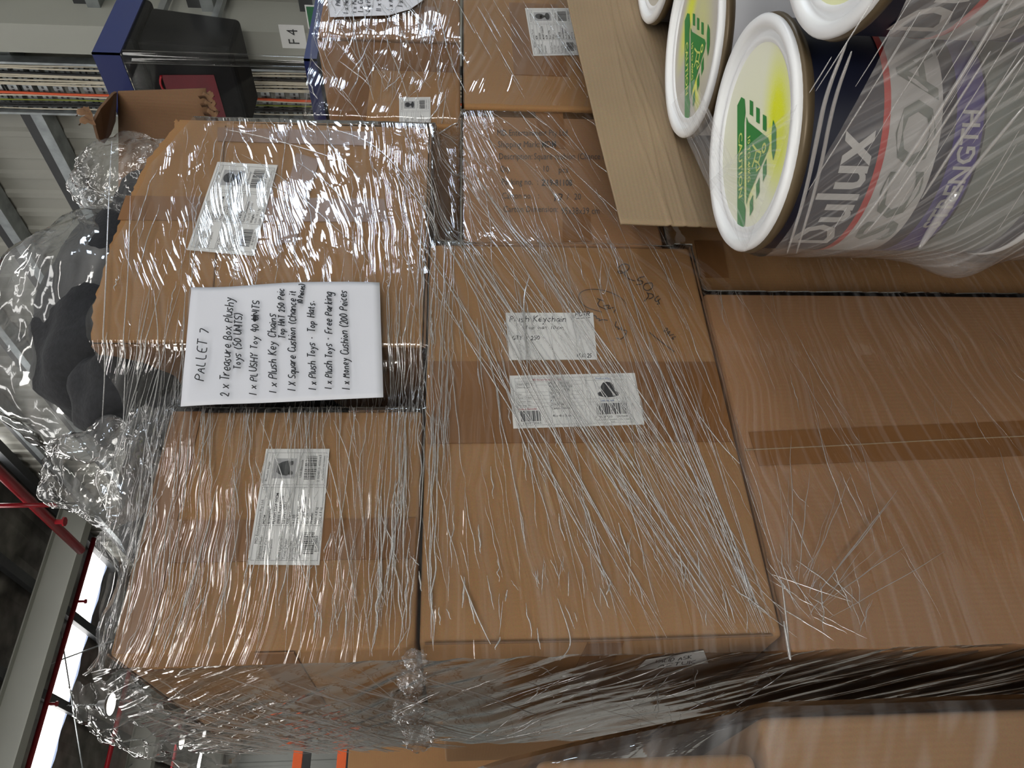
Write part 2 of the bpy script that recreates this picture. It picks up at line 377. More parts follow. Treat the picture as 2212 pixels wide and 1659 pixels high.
b = MB(); corr_wall(b, 1, 31.2, -15.2, 7.5, 0, 10, -1, .4); wall_f = tag(b.build('wall_far', 'sheet_far'), kind='structure')
b = MB(); corr_wall(b, 0, -15.2, -11.3, 31.2, 0, 10, 1); tag(b.build('wall_left', 'sheet_grey'), kind='structure')
b = MB(); corr_wall(b, 1, -11.3, -15.2, -14.7, 0, 10, 1); corr_wall(b, 1, -11.3, -8.1, 7.5, 0, 10, 1); corr_wall(b, 1, -11.3, -14.7, -8.1, 5.4, 10, 1)
wall_b = tag(b.build('wall_back', 'sheet_grey'), kind='structure')
emit('highlight_glow', (1.0, .97, .92), 13.0)  # added glowing panels behind the camera, to raise highlights in the film
for x_ in (-7.2, -4.0, -.8, 2.4, 5.6):
    b = MB(); b.box(x_-1.5, x_+1.5, -11.24, -11.2, 6.9, 7.7); b.build('highlight_panel', 'highlight_glow', wall_b)
for n_, (y_, z_, w_, h_) in enumerate(((-4.95, 3.45, 1.2, .75), (-3.1, 2.3, .9, .6))):
    b = MB()
    for (a0, a1, c0, c1) in ((-w_/2-.06, w_/2+.06, h_/2, h_/2+.06), (-w_/2-.06, w_/2+.06, -h_/2-.06, -h_/2), (-w_/2-.06, -w_/2, -h_/2, h_/2), (w_/2, w_/2+.06, -h_/2, h_/2)): b.box(7.22, 7.38, y_+a0, y_+a1, z_+c0, z_+c1)
    tag(b.build('window_%d' % (n_+1), 'steel_pale'), kind='structure')
# girts on the right wall: dark channel face, galvanised underside lip
for z in (2.85, 3.9, 4.95, 6.0, 7.05, 8.1, 9.1):
    b = MB(); b.box(7.20, 7.37, -2.2, 31, z+.06, z+.20); b.cur = 1; b.box(7.14, 7.37, -2.2, 31, z-.06, z+.058)
    b.build('girt', ['steel_dark', 'galv'], wall_r)
# roof: foil insulation under the sheeting, skylight strips, rafters and purlins
RZ = 9.95
b = MB(); sk = [(-4.6, -3.7), (1.3, 2.2), (6.6, 7.5), (11.9, 12.8), (17.2, 18.1), (22.6, 23.5), (28, 28.9)]
ys = [-11.3]
for a, c in sk: ys += [a, c]
ys.append(31.2)
for i in range(0, len(ys), 2): b.grid(lambda s, t, i=i: (-15.2+22.7*s, ys[i]+(ys[i+1]-ys[i])*t, RZ+.02*math.sin(s*170)), 120, 1)
roof = tag(b.build('ceiling', 'foil'), kind='structure')
for a, c in sk:
    b = MB(); b.box(-15.2, 7.45, a, c, RZ+.03, RZ+.06); b.build('skylight', 'skylight', roof)
for x in [7.2-1.66*i for i in range(14)]:
    b = MB(); b.box(x-.035, x+.035, -11, 31, RZ-.24, RZ-.03); b.box(x-.09, x+.09, -11, 31, RZ-.26, RZ-.24); b.build('purlin', 'steel_dark', roof)
for y in (-6.5, 1.0, 8.2, 14.95, 21.4, 27.5):
    b = MB(); b.box(-15.1, 7.3, y-.014, y+.014, RZ-.86, RZ-.28); b.box(-15.1, 7.3, y-.13, y+.13, RZ-.88, RZ-.855); b.box(-15.1, 7.3, y-.13, y+.13, RZ-.29, RZ-.265)
    b.build('rafter', 'steel_pale', roof)
for (p, q) in (((5.6, 15.2, 9.5), (.6, 21.2, 9.5)), ((4.0, 15.2, 9.5), (6.8, 21.2, 9.5)), ((3.3, 21.2, 9.5), (.6, 15.2, 9.5))):
    b = MB(); b.tube([p, q], .016, 6); b.build('brace_rod', 'galv', roof)
# red sprinkler pipes
def pipe(label, pts, r, fit=()):
    o = thing('sprinkler_pipe', label, 'pipe', pts[0], 'red sprinkler pipes under the roof')
    b = MB(); b.tube(pts, r, 12); b.build('pipe', 'pipe_red', o, True)
    for p in fit:
        b = MB(); b.tube([Vector(p)+Vector((0, 0, r*.5)), Vector(p)-Vector((0, 0, .16))], r*.55, 8); b.tube([Vector(p)-Vector((0, 0, .16)), Vector(p)-Vector((0, 0, .19))], r*1.0, 8); b.build('sprinkler_head', 'pipe_red', o)
    return o
A = onZ(0, 1020, 8.75); B_ = onZ(165, 1180, 8.75); xm = (A.x+B_.x)/2
pipe('thick red sprinkler main running away under the roof', [(xm, 4.0, 8.75), (xm, 14.3, 8.75)], .085, [(xm, 13.0, 8.7)])
A = onZ(0, 1092, 9.0)
pipe('short thin red drop pipe above the thick red main', [(A.x, A.y, 9.4), (A.x, A.y, 8.1)], .04)
pipe('long thin red sprinkler branch pipe nearest the pale rafter', [(7.0, 16.0, 9.4), (-6, 16.0, 9.4)], .05, [(x, 16.0, 9.38) for x in (5.6, 3.6, 1.6)])
pipe('thin red sprinkler branch pipe beyond the first bright skylight strip', [(7.0, 19.5, 9.4), (-6, 19.5, 9.4)], .055, [(x, 19.5, 9.38) for x in (4.4, 2.4)])
pipe('farthest thin red sprinkler branch pipe behind the hanging lamps', [(7.0, 23.9, 9.4), (-6, 23.9, 9.4)], .05)
# hanging lamps
def lamp(label, u0, u1, v):
    t = onZ(u0, v, RZ-.262); px_ = 7.2-1.66*round((7.2-t.x)/1.66); t = Vector((px_, px_*t.y/t.x, t.z)); r = ray(u1, v); k = math.hypot(t.x, t.y)/math.hypot(r.x, r.y); zb = CAM_Z+r.z*k
    o = thing('high_bay_lamp', label, 'lamp', (t.x, t.y, zb), 'round high bay lamps hung from the roof')
    b = MB(); n = 24; zt = t.z
    b.tube([(t.x+.012*math.sin(i*2.6), t.y, zb+.28+(zt-zb-.28)*i/n) for i in range(n+1)], .012, 5); b.build('chain', 'galv', o)
    b = MB(); b.lathe([(.03, .28), (.08, .26), (.10, .10), (.22, .06), (.24, .0), (.22, .0)], 24, (t.x, t.y, zb)); b.build('housing', 'steel_dark', o, True)
    b = MB(); b.lathe([(.22, .004), (.12, -.01), (.001, -.012)], 24, (t.x, t.y, zb)); b.build('lens', 'lamp_disc', o, True)
lamp('round lit lamp hanging on a chain near the bright skylight strip', 150, 240, 1524)
lamp('round lit lamp hanging farther off beside the pale beam', 330, 393, 1601)
# white steel column on the right wall with signs
b = MB(); b.box(6.80, 7.36, 4.085, 4.33, 0, 9.9); b.box(6.79, 6.815, 4.06, 4.345, 0, 9.9)
col = b.build('trim_1', 'steel_pale'); tag(col, kind='structure')
q = [onX(660, 55, 6.785), onX(660, 105, 6.785)]
sy0, sy1 = q[0].y-.0, q[1].y; sz0, sz1 = onX(660, 80, 6.785).z, onX(606, 80, 6.785).z
o = thing('bay_sign', 'white bay sign reading F 4 on the pale column', 'sign', (6.785, (sy0+sy1)/2, sz0))
b = MB(); b.slab([(6.787, sy1, sz0), (6.787, sy0, sz0), (6.787, sy0, sz1), (6.787, sy1, sz1)], (-1, 0, 0), .004); b.build('plate', 'sign_white', o)
fn = quad_fn((6.779, sy1, sz0), (6.779, sy0, sz0), (6.779, sy0, sz1), (6.779, sy1, sz1), 1, 1)
b = MB(); put_text(b, fn, 'F 4', .5, .28, .62, width=.66, align='c'); b.build('lettering', 'ink', o)
g0, g1 = onX(700, 12, 6.785), onX(664, 48, 6.785)
o = thing('exit_sign', 'green sign with white border beside the blue rimmed case', 'sign', (6.785, g0.y, g0.z))
b = MB(); b.slab([(6.786, g1.y+.06, g0.z), (6.786, g0.y, g0.z), (6.786, g0.y, g1.z), (6.786, g1.y+.06, g1.z)], (-1, 0, 0), .005); b.build('border', 'sign_white', o)
b = MB(); b.slab([(6.780, g1.y+.05, g0.z+.012), (6.780, g0.y+.012, g0.z+.012), (6.780, g0.y+.012, g1.z-.012), (6.780, g1.y+.05, g1.z-.012)], (-1, 0, 0), .002); b.build('panel', 'sign_green', o)
# vertical cable ladder beside the column
TX = 7.02
yy = lambda v: onX(300, v, TX).y
y0, y1 = yy(143), yy(250)
tr = thing('cable_ladder', 'tall galvanised cable ladder fixed upright to the ribbed wall', 'cable tray', (TX+.06, (y0+y1)/2, .3))
for y in (y0, y1):
    b = MB(); b.box(TX-.01, TX+.10, y-.012, y+.012, .3, 9.6); b.build('rail', 'galv', tr)
rm = None
for i in range(52):
    z = 1.9+i*.148
    if rm is None:
        b = MB(); b.box(TX+.05, TX+.09, y0+.012, y1-.012, z-.045, z+.045)
        b.cur = 1
        for k in range(14): yk = y0+.03+(y1-y0-.06)*(k+.5)/14; b.box(TX+.046, TX+.0505, yk-.011, yk+.011, z-.010, z+.010)
        rm = b.build('rung', ['galv', 'steel_dark'], tr, loc=(TX+.07, (y0+y1)/2, z)); 
    else:
        c = rm.copy(); COL.objects.link(c); c.parent = tr; c.location = rm.location+Vector((0, 0, i*.148))
cl = [(152, 'white', .011), (158, 'white', .010), (168, 'black', .012), (173, 'white', .010), (177, 'white', .010), (183, 'white', .009), (189, 'white', .010), (193, 'white', .009), (211, 'orange', .013), (216, 'white', .008), (225, 'green', .008), (231, 'black', .010), (237, 'black', .012), (243, 'white', .007)]
lab = {'white': 'white power cable clipped along the upright cable ladder', 'black': 'black cable clipped along the upright cable ladder', 'orange': 'orange cable running up the cable ladder', 'green': 'yellow green earth cable on the cable ladder'}
ORD = ['nearest', 'second', 'third', 'fourth', 'fifth', 'sixth', 'seventh', 'eighth', 'ninth', 'tenth']
for i, (v, c, r) in enumerate(cl):
    y = yy(v); pts = [(TX+.03+.006*math.sin(z*3+i), y+.018*noise.noise((z*.9, i*3.3, 0)), z) for z in np.linspace(.6, 9.5, 46)]
    k = [q[1] for q in cl[:i]].count(c); tot_ = [q[1] for q in cl].count(c)
    lb_ = lab[c] if tot_ == 1 else ('%s cable clipped to the cable ladder, %s from the pale column' % (c, ORD[k]))
    b = MB(); b.tube(pts, r, 6); tag(b.build('cable', 'cable_'+c, None, True), lb_, 'cable', c+' cables on the ladder')
# pallet racking far off behind the stack
ro = thing('pallet_rack', 'distant pallet rack with orange beams and dark posts', 'rack', (0, 12, 0))
for u in (645, 740):
    z = onY(u, 1640, 12).z
    b = MB(); b.box(-1.4, 2.6, 11.95, 12.0, z-.055, z+.055); b.box(-1.4, 2.6, 11.97, 12.02, z-.03, z+.075); b.build('beam', 'orange', ro)
    b = MB(); b.box(-1.4, 2.6, 12.9, 12.96, z-.01, z+.13); b.build('rear_beam', 'steel_dark', ro)
for x in (-1.4, 2.6):
    for y in (11.97, 12.93):
        b = MB(); b.box(x-.05, x+.05, y-.04, y+.04, 0, 4.6); b.build('post', 'steel_dark', ro)
# ------------------------------------------------------------------ cartons
YF = 1.0
def rbox(mb, x0, x1, y0, y1, z0, z1, r=.006, bulge=.0015, n=10, seed=0, dent=0.0):
    c = np.array([(x0+x1)/2, (y0+y1)/2, (z0+z1)/2]); h = np.array([x1-x0, y1-y0, z1-z0])/2
    inner = h-r
    tt = np.concatenate([[-1], np.linspace(-1+1e-9, 1-1e-9, n), [1]])
    lin = [np.concatenate([[-hh, -hh+r*.4], np.linspace(-hh+r, hh-r, n), [hh-r*.4, hh]]) for hh in h]
    m = n+4
    for ax in range(3):
        a, b_ = [(1, 2), (2, 0), (0, 1)][ax]
        for sgn in (-1, 1):
            vs = []
            for i in range(m):
                for j in range(m):
                    p = np.zeros(3); p[ax] = sgn*h[ax]; p[a] = lin[a][i]; p[b_] = lin[b_][j]
                    q = np.clip(p, -inner, inner); d = p-q; L_ = np.linalg.norm(d); d = d/L_ if L_ > 0 else d
                    s, t = p[a]/h[a], p[b_]/h[b_]
                    o = q+d*r
                    w = max(0, (1-s*s))*max(0, (1-t*t))
                    nz = noise.noise(Vector((p[0]*3+seed*7.1, p[1]*3, p[2]*3)))
                    o[ax] += sgn*w*(bulge+dent*nz)
                    vs.append(tuple(o+c))
            fs = []
            for i in range(m-1):
                for j in range(m-1):
                    f = (i*m+j, (i+1)*m+j, (i+1)*m+j+1, i*m+j+1); fs.append(f if sgn > 0 else f[::-1])
            mb.add(vs, fs)
def carton(label, x0, x1, y0, y1, z0, z1, mat='card_warm', group=None, r=.006, seed=0, bulge=.0012, dent=.001, name='carton'):
    o = thing(name, label, 'box', ((x0+x1)/2, (y0+y1)/2, z0), group)
    b = MB(); rbox(b, x0, x1, y0, y1, z0, z1, r, bulge, 10, seed, dent); b.build('body', mat, o, True)
    return o
def front_strip(o, name, mat, x0, x1, z0, z1, y=YF, off=.0022, wrap=None, th=.0006):
    b = MB(); b.box(x0, x1, y-off-th, y-off+.0015, z0, z1)
    return b.build(name, mat, o)
def side_strip(o, name, mat, x, y0, y1, z0, z1, off=.0022):
    b = MB(); b.box(x-off-.0006, x-off+.0015, y0, y1, z0, z1); return b.build(name, mat, o)
def edge_line(o, pts, r=.0016, mat='card_inner', name='flap_seam'):
    b = MB(); b.tube(pts, r, 5); return b.build(name, mat, o)
def fnY(y): return lambda a, c: onY(a, -c, y)                 # reads along the picture's x
def fnR(y): return lambda a, c: onY(-c, -a, y)                # reads up the picture (upright in the world)

# -- keychain carton, lying on its side in the middle of the stack
key = carton('carton with handwritten white sticker and printed label, middle of the wrapped stack', .283, 1.003, YF, 1.48, 1.115, 1.597, 'card_warm', seed=1)
front_strip(key, 'tape', 'tape', onY(1300, 957).x, onY(1300, 783).x, 1.119, 1.593)  # band across the flaps
edge_line(key, [(.30, .9965, 1.115), (.66, .9965, 1.113), (1.0, .9965, 1.115)]); edge_line(key, [(.284, .9965, 1.13), (.2825, .9965, 1.36), (.284, .9965, 1.59)])
side_strip(key, 'tape', 'tape', .283, 1.0, 1.30, 1.33, 1.378)
YL = YF-.0032
# handwritten sticker
b = MB(); qd = [onY(u, v, YL) for u, v in ((1100, 778), (1290, 777), (1281, 676), (1092, 676))]
b.slab(qd, (0, -1, 0), .0006); st = b.build('sticker', 'label_white', key)
fn = fnY(YL-.0009); b = MB()
put_pen(b, fn, 'Plush Keychain', 1101, -695, 12, 1.7, length=124); put_pen(b, fn, '-Top hat 10cm', 1126, -711, 6.5, 1.2, length=92)
put_pen(b, fn, 'QTY = 250', 1107, -734, 8.5, 1.5, length=60); put_pen(b, fn, 'POTR', 1243, -683, 9, 1.6, length=32); put_pen(b, fn, '16.10.25', 1246, -772, 8, 1.5, length=33)
stroke_ribbon(b, fn, [(1245, -688), (1275, -686)], 1.2); b.build('handwriting', 'ink', st)
# printed label
cs = ((1109, 926), (1392, 917), (1371, 806), (1100, 812))
b = MB(); b.slab([onY(u, v, YL) for u, v in cs], (0, -1, 0), .0006); pl = b.build('shipping_label', 'label_white', key)
Q = [onY(u, v, YL-.0009) for u, v in cs]; fn = quad_fn(*Q, 283, 113)
b = MB(); bt = MB()
lines(b, fn, [(12, 6, 12, 107), (12, 107, 262, 107), (262, 107, 262, 6), (12, 6, 262, 6), (12, 99, 160, 99), (168, 6, 168, 107), (85, 6, 85, 99), (160, 6, 160, 107)] + [(12, y, 160, y) for y in (91, 76, 68, 60, 52, 44)]+[(168, 99, 262, 99), (168, 58, 262, 58), (168, 51, 262, 51)], .5)
for y, s in ((92.5, 'Shipping Mark:'), (85, 'Description:'), (70, 'Qty:'), (62, 'Total Order:'), (54, 'Carton No.:'), (46, 'Packing No.:')): put_text(bt, fn, s, 14, y, 6.2)
for y, s in ((92.5, 'MDM - 82010065'), (85, 'PLUSH KEYCHAIN'), (78, 'TOP HAT 10CM'), (70, '250 / CTN'), (62, '1000'), (54, '4 / 4'), (46, 'Z19-82106')): put_text(bt, fn, s, 86, y, 6.4, True)
put_text(bt, fn, 'Carton Dimension:', 87, 38, 6.2, True); put_text(bt, fn, '48 x 48 x 70 cm', 87, 22, 6.2, True)
barcode(bt, fn, 18, 14, 62, 36, 26); put_text(bt, fn, '8201*0065', 21, 8, 6.2, width=40); barcode(bt, fn, 184, 24, 252, 48, 34)
put_text(bt, fn, '2  024820  100069', 178, 17, 6.2, width=72); put_text(bt, fn, 'PLUSH KEYCHAIN - TOP HAT', 176, 11, 4.6, width=80); put_text(bt, fn, '10CM', 210, 3.5+3, 4)
b.build('ruled_lines', 'ink_grey', pl); bt.build('lettering', 'ink', pl)
b = MB(); put_text(b, fn, 'MD Entertainment Pty Ltd.', 50, 101, 6, True); put_text(b, fn, 'Carton Barcode:', 14, 38, 6, True); b.build('red_lettering', 'ink_red', pl)
b = MB(); put_text(b, fn, 'Product Image', 192, 101, 6, True); put_text(b, fn, 'Unit Barcode', 196, 52, 5.6, True); b.build('blue_lettering', 'ink_blue', pl)
b = MB(); poly(b, fn, ell(216, 68, 25, 7.5)); poly(b, lambda x, y: fn(x, y)+Vector((0, -.0002, 0)), [(200, 69), (201, 85), (207, 93), (216, 95), (225, 93), (231, 85), (232, 69), (216, 65)]); b.build('hat_picture', 'ink', pl)
# marker pen scrawl on the board itself
fn = fnY(YF-.0028); b = MB()
def pen_path(mb, fn, pts, w): stroke_ribbon(mb, fn, chaikin([np.array(p, float) for p in pts], 3), w)
pen_path(b, fn, [(1334, -580), (1345, -569), (1360, -572), (1358, -584), (1340, -592), (1332, -586), (1345, -585), (1355, -602), (1372, -607)], 1.8)
pen_path(b, fn, [(1392, -597), (1380, -600), (1376, -607), (1389, -606), (1388, -614), (1374, -615)], 1.8)
pen_path(b, fn, [(1408, -611), (1392, -612), (1389, -624), (1400, -629), (1411, -620), (1408, -611)], 1.8)
pen_path(b, fn, [(1397, -631), (1403, -640), (1391, -651)], 1.8); pen_path(b, fn, [(1399, -634), (1411, -635), (1412, -642), (1402, -646)], 1.8)
pen_path(b, fn, [(1423, -639), (1414, -645), (1416, -652), (1424, -649)], 1.8); pen_path(b, fn, [(1427, -645), (1420, -650), (1426, -656), (1419, -657)], 1.8)
pen_path(b, fn, [(1352, -657), (1345, -645), (1322, -632), (1290, -624), (1262, -626), (1248, -637), (1254, -654), (1270, -666), (1300, -674)], 1.4)
pen_path(b, fn, [(1290, -645), (1304, -650)], 1.8); pen_path(b, fn, [(1296, -648), (1289, -660), (1312, -669)], 1.8); pen_path(b, fn, [(1303, -661), (1318, -658), (1311, -668), (1326, -664)], 1.8); pen_path(b, fn, [(1330, -668), (1325, -676)], 1.8)
pen_path(b, fn, [(1280, -679), (1277, -690)], 1.8); pen_path(b, fn, [(1280, -681), (1289, -683), (1287, -688), (1296, -688), (1293, -694), (1300, -690), (1313, -692)], 1.8)
pen_path(b, fn, [(1331, -694), (1328, -707), (1337, -706), (1334, -713), (1344, -706), (1342, -714), (1356, -713), (1350, -725), (1341, -734), (1332, -730)], 1.8)
put_pen(b, lambda x, y: fn(1432+(x*.72+y*.7), -714+(-x*.7+y*.72)), '24/6', 0, 0, 10, 1.6, length=32)
pen_path(b, fn, [(1403, -718), (1425, -736), (1457, -760)], 1.8); b.build('handwriting', 'ink', key)

# -- free parking carton: small end facing out, top left of the stack
fp = carton('carton whose end carries a printed label below the torn open box, upper left of stack', .28, .642, YF, 1.60, 1.602, 1.982, 'card_warm', seed=2)
front_strip(fp, 'tape', 'tape', .282, .640, 1.935, 1.978); front_strip(fp, 'tape', 'tape', .40, .46, 1.606, 1.95, off=.0026)
edge_line(fp, [(.2815, 1.0, 1.983), (.2815, 1.3, 1.984), (.2815, 1.59, 1.983)]); side_strip(fp, 'tape', 'tape', .28, 1.0, 1.59, 1.755, 1.805)
def ship_label(o, cs, d, y=YL, name='shipping_label', pic='hat'):
    b = MB(); b.slab([onY(u, v, y) for u, v in cs], (0, -1, 0), .0006); p = b.build(name, 'label_white', o)
    fn = quad_fn(*[onY(u, v, y-.0009) for u, v in cs], 250, 145, (0, -1, 0))
    b = MB(); t = MB()
    lines(b, fn, [(9, 5, 9, 140), (9, 140, 241, 140), (241, 140, 241, 5), (9, 5, 241, 5), (162, 5, 162, 140), (168, 5, 168, 140), (80, 5, 80, 130), (168, 66, 241, 66), (168, 128, 241, 128)]+[(9, yy_, 162, yy_) for yy_ in (130, 120, 110, 88, 78, 68, 58, 48)], .7)
    put_text(t, fn, 'MD Entertainment Pty Ltd.', 42, 132, 8.6)
    for i, s in enumerate(('Shipping Mark:', 'Product Code:', 'Description:', None, 'Unit Qty/Carton:', 'Total Order:', 'Carton No.:', 'Packing No.:', 'Carton Barcode:')):
        if s: put_text(t, fn, s, 11, 122-10.2*i, 8.2)
    for i, s in enumerate(d[0]): put_text(t, fn, s, 83, 122-10.2*i, 8.4, True)
    for i, s in enumerate(d[1]): put_text(t, fn, s, 83, 41-9.0*i, 7.6, i in (0, 2))
    barcode(t, fn, 22, 15, 66, 37, 26); put_text(t, fn, d[2], 26, 8, 7.5)
    put_text(t, fn, 'Product Image', 176, 131, 7.6); put_text(t, fn, 'Unit Barcode', 184, 57, 7.6); barcode(t, fn, 180, 26, 234, 52, 34)
    put_text(t, fn, d[3], 174, 17, 7.6, width=62); put_text(t, fn, d[4], 178, 8, 5.2, width=56)
    b.build('ruled_lines', 'ink_grey', p); t.build('lettering', 'ink', p)
    b = MB(); rect(b, fn, 182, 72, 228, 122); b.build('picture', 'photo_grey', p)
    f2 = lambda x, yv: fn(x, yv)+Vector((0, -.0003, 0)); b = MB()
    if pic == 'hat':
        poly(b, f2, ell(205, 106, 15, 13)); poly(b, f2, [(197, 106), (213, 106), (210, 86), (200, 86)]); poly(b, f2, ell(205, 83, 19, 7))
    else:
        poly(b, f2, [(188, 90), (190, 104), (196, 114), (214, 114), (220, 103), (223, 90), (218, 84), (193, 84)]); poly(b, f2, ell(194, 82, 5, 5, 12)); poly(b, f2, ell(217, 82, 5, 5, 12))
    b.build('hat_shape' if pic == 'hat' else 'car_shape', 'ink' if pic == 'hat' else 'steel_dark', p)
    return p
ship_label(fp, ((690, 1221), (712, 970), (575, 970), (534, 1220)), (('MDM', '81040006', 'PLUSH TOY 20CM', '(FREE PARKING)', '50 pcs / CTN', '500 pcs', '4 / 10', 'Z19-81406'), ('Carton Dimension:', '85 x 38 x 40 cm', 'Weight:', 'NW: 4.8 kg', 'GW: 6.8 kg'), '8140*0063', '2 024810 400063', 'Plush Toy 20CM - FREE PARKING'), pic='car')

# -- top hat carton: torn open top, front flap ripped on a slant
TX0, TX1, TZ0, TZ1 = .768, 1.345, 1.600, 2.10
th = thing('carton', 'large carton torn open at the top with a slanted ripped front, upper right of stack', 'box', ((TX0+TX1)/2, 1.5, TZ0))
def ragged(pts, amp, n=9):
    out = []
    for a, c in zip(pts[:-1], pts[1:]):
        a, c = Vector(a), Vector(c)
        for i in range(n): out.append(a+(c-a)*i/n+Vector((random.uniform(-amp, amp), 0, random.uniform(-amp, amp))))
    return out+[Vector(pts[-1])]
tear = [onY(u, v, YF) for u, v in ((388, 262), (378, 256), (376, 275), (345, 312), (318, 345), (295, 395), (282, 420), (262, 470), (238, 530), (216, 610), (202, 660), (197, 735))]
rag = ragged(tear, .0022, 6)
b = MB(); front = [Vector((TX0, YF, TZ0+.004)), Vector((TX1, YF, TZ0+.004))]+rag
k = len(front); bk = [p+Vector((0, .006, 0)) for p in front]
b.add(front+bk, [tuple(range(k)), tuple(reversed(range(k, 2*k)))]+[(i, k+i, k+(i+1) % k, (i+1) % k) for i in range(k)]); b.build('front_panel', 'card_warm', th)
b = MB(); b.slab([(TX1, YF, TZ0), (TX1, 2.05, TZ0), (TX1, 2.05, TZ1+.03), (TX1, YF, 2.11)], (-1, 0, 0), .006); b.build('side_panel', 'card_warm', th)
b = MB(); lt = ragged([(TX0, YF+.004, 2.13), (TX0, YF+.15, 2.115), (TX0, YF+.4, 2.10), (TX0, 2.05, 2.10)], .003, 4)
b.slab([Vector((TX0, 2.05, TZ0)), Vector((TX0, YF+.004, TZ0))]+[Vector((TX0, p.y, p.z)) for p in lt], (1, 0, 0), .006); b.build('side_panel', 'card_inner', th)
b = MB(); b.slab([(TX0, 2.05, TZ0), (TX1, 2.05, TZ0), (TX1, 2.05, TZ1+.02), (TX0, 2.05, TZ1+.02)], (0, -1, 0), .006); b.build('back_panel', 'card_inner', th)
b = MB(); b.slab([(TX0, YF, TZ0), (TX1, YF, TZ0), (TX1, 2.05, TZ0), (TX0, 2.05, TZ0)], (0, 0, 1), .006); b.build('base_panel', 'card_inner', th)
# right-hand flap standing up and flared outward, with a curled end
f0, f1 = onY(444, 191, 1.02), onY(254, 199, 1.03); g0, g1 = onY(444, 262, 1.10), onY(250, 262, 1.36)
def flapfn(s, t):
    a = f0.lerp(f1, s); c = Vector((TX1-.004, 1.30, 2.11)).lerp(Vector((1.46, 1.45, 2.42)), s); return a.lerp(c, t)+Vector((0, .008*math.sin(t*PI), 0))
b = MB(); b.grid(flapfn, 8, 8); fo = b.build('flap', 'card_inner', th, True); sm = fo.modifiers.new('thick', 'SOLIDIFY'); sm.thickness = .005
e0 = [onY(u, v, y) for u, v, y in ((253, 199, 1.03), (246, 203, 1.02), (218, 235, 1.0), (204, 262, .99))]
e1 = [onY(u, v, y) for u, v, y in ((250, 262, 1.3), (240, 290, 1.25), (226, 310, 1.15), (214, 300, 1.05))]
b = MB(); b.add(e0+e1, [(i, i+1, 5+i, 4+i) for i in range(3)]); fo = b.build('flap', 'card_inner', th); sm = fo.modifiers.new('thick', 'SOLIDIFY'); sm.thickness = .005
for (u, v, y) in ((182, 240, .99), (188, 258, .99), (448, 205, 1.01), (452, 222, 1.01), (458, 240, 1.0)):
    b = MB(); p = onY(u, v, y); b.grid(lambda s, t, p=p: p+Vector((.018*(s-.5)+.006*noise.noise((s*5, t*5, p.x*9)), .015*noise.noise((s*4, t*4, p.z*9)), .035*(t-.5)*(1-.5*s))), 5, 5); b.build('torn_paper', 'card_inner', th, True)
# tapes on the ripped carton
def tape_poly(o, pts, y=YF-.0012, name='tape'):
    b = MB(); b.slab([onY(u, v, y) for u, v in pts], (0, -1, 0), .0006); return b.build(name, 'tape', o)
tape_poly(th, ((272, 423), (830, 430), (838, 480), (254, 475)))
tape_poly(th, ((640, 330), (690, 345), (640, 520), (590, 530)), YF-.002)
tape_poly(th, ((470, 275), (800, 285), (800, 315), (470, 305)), YF-.0016)
edge_line(th, [onY(487, 272, YF-.001), onY(470, 500, YF-.001), onY(452, 730, YF-.001)], .0014, 'card_inner', 'crease_line')
ship_label(th, ((548, 553), (600, 357), (470, 350), (404, 540)), (('MDM', '81040011', 'PLUSH TOY 45CM', '(TOP HAT)', '20 pcs / CTN', '200 pcs', '5 / 10', 'Z14-81411'), ('Carton Dimension:', '110 x 55 x 50 cm', 'Weight:', 'NW: 10.1 kg', 'GW: 14.1 kg'), '8140*0119', '2 024810 400117', 'Plush TOY 45CM - TOP HAT'))

# -- square cushion carton with printing straight on the board
cu = carton('carton printed Square cushion in large letters, beside the pale cardboard sheet', 1.018, 1.402, YF+.012, 1.96, 1.158, 1.535, 'card_rose', seed=4)
YC = YF+.012; fn = fnY(YC-.0024); b = MB()
def cline(s, u, v, w, h, bold=False): put_text(b, fn, s, u, -v, h, bold, width=w)
cline('MD Entertainment Pty Ltd.', 1073, 293, 156, 19); cline('Shipping Mark:', 1075, 318, 90, 19); cline('MDM', 1170, 318, 31, 19, True)
cline('Description:', 1077, 344, 73, 19); cline('Square cushion (Chance it)', 1153, 344, 160, 19); cline('Qty', 1080, 371, 21, 19); cline(':', 1156, 371, 2.5, 19); cline('10', 1171, 371, 15, 19); cline('pcs', 1206, 373, 21, 19)
cline('Packing no.', 1083, 399, 68, 19); cline(':', 1160, 399, 2.5, 19); cline('Z19-81108', 1170, 401, 66, 19, True); cline('Carton no.', 1084, 429, 65, 19); cline(':', 1162, 429, 2.5, 19); cline('/', 1224, 431, 5, 19); cline('20', 1240, 431, 15, 19)
cline('Carton Dimension:', 1087, 458, 118, 19); cline('95x38x39 cm', 1212, 462, 83, 20); b.build('lettering', 'ink_carton', cu)
b = MB(); put_pen(b, fn, "17", 1197, -434, 14, 2.2, length=20); b.build('handwriting', 'ink', cu)
def tape_q(o, pts, y, nm='tape'):
    b = MB(); b.slab([onY(u, v, y) for u, v in pts], (0, -1, 0), .0006); return b.build(nm, 'tape', o)
tape_q(cu, ((1156, 242), (1216, 244), (1220, 322), (1170, 318)), YC-.0016); tape_q(cu, ((1215, 462), (1275, 462), (1278, 522), (1215, 522)), YC-.0016)
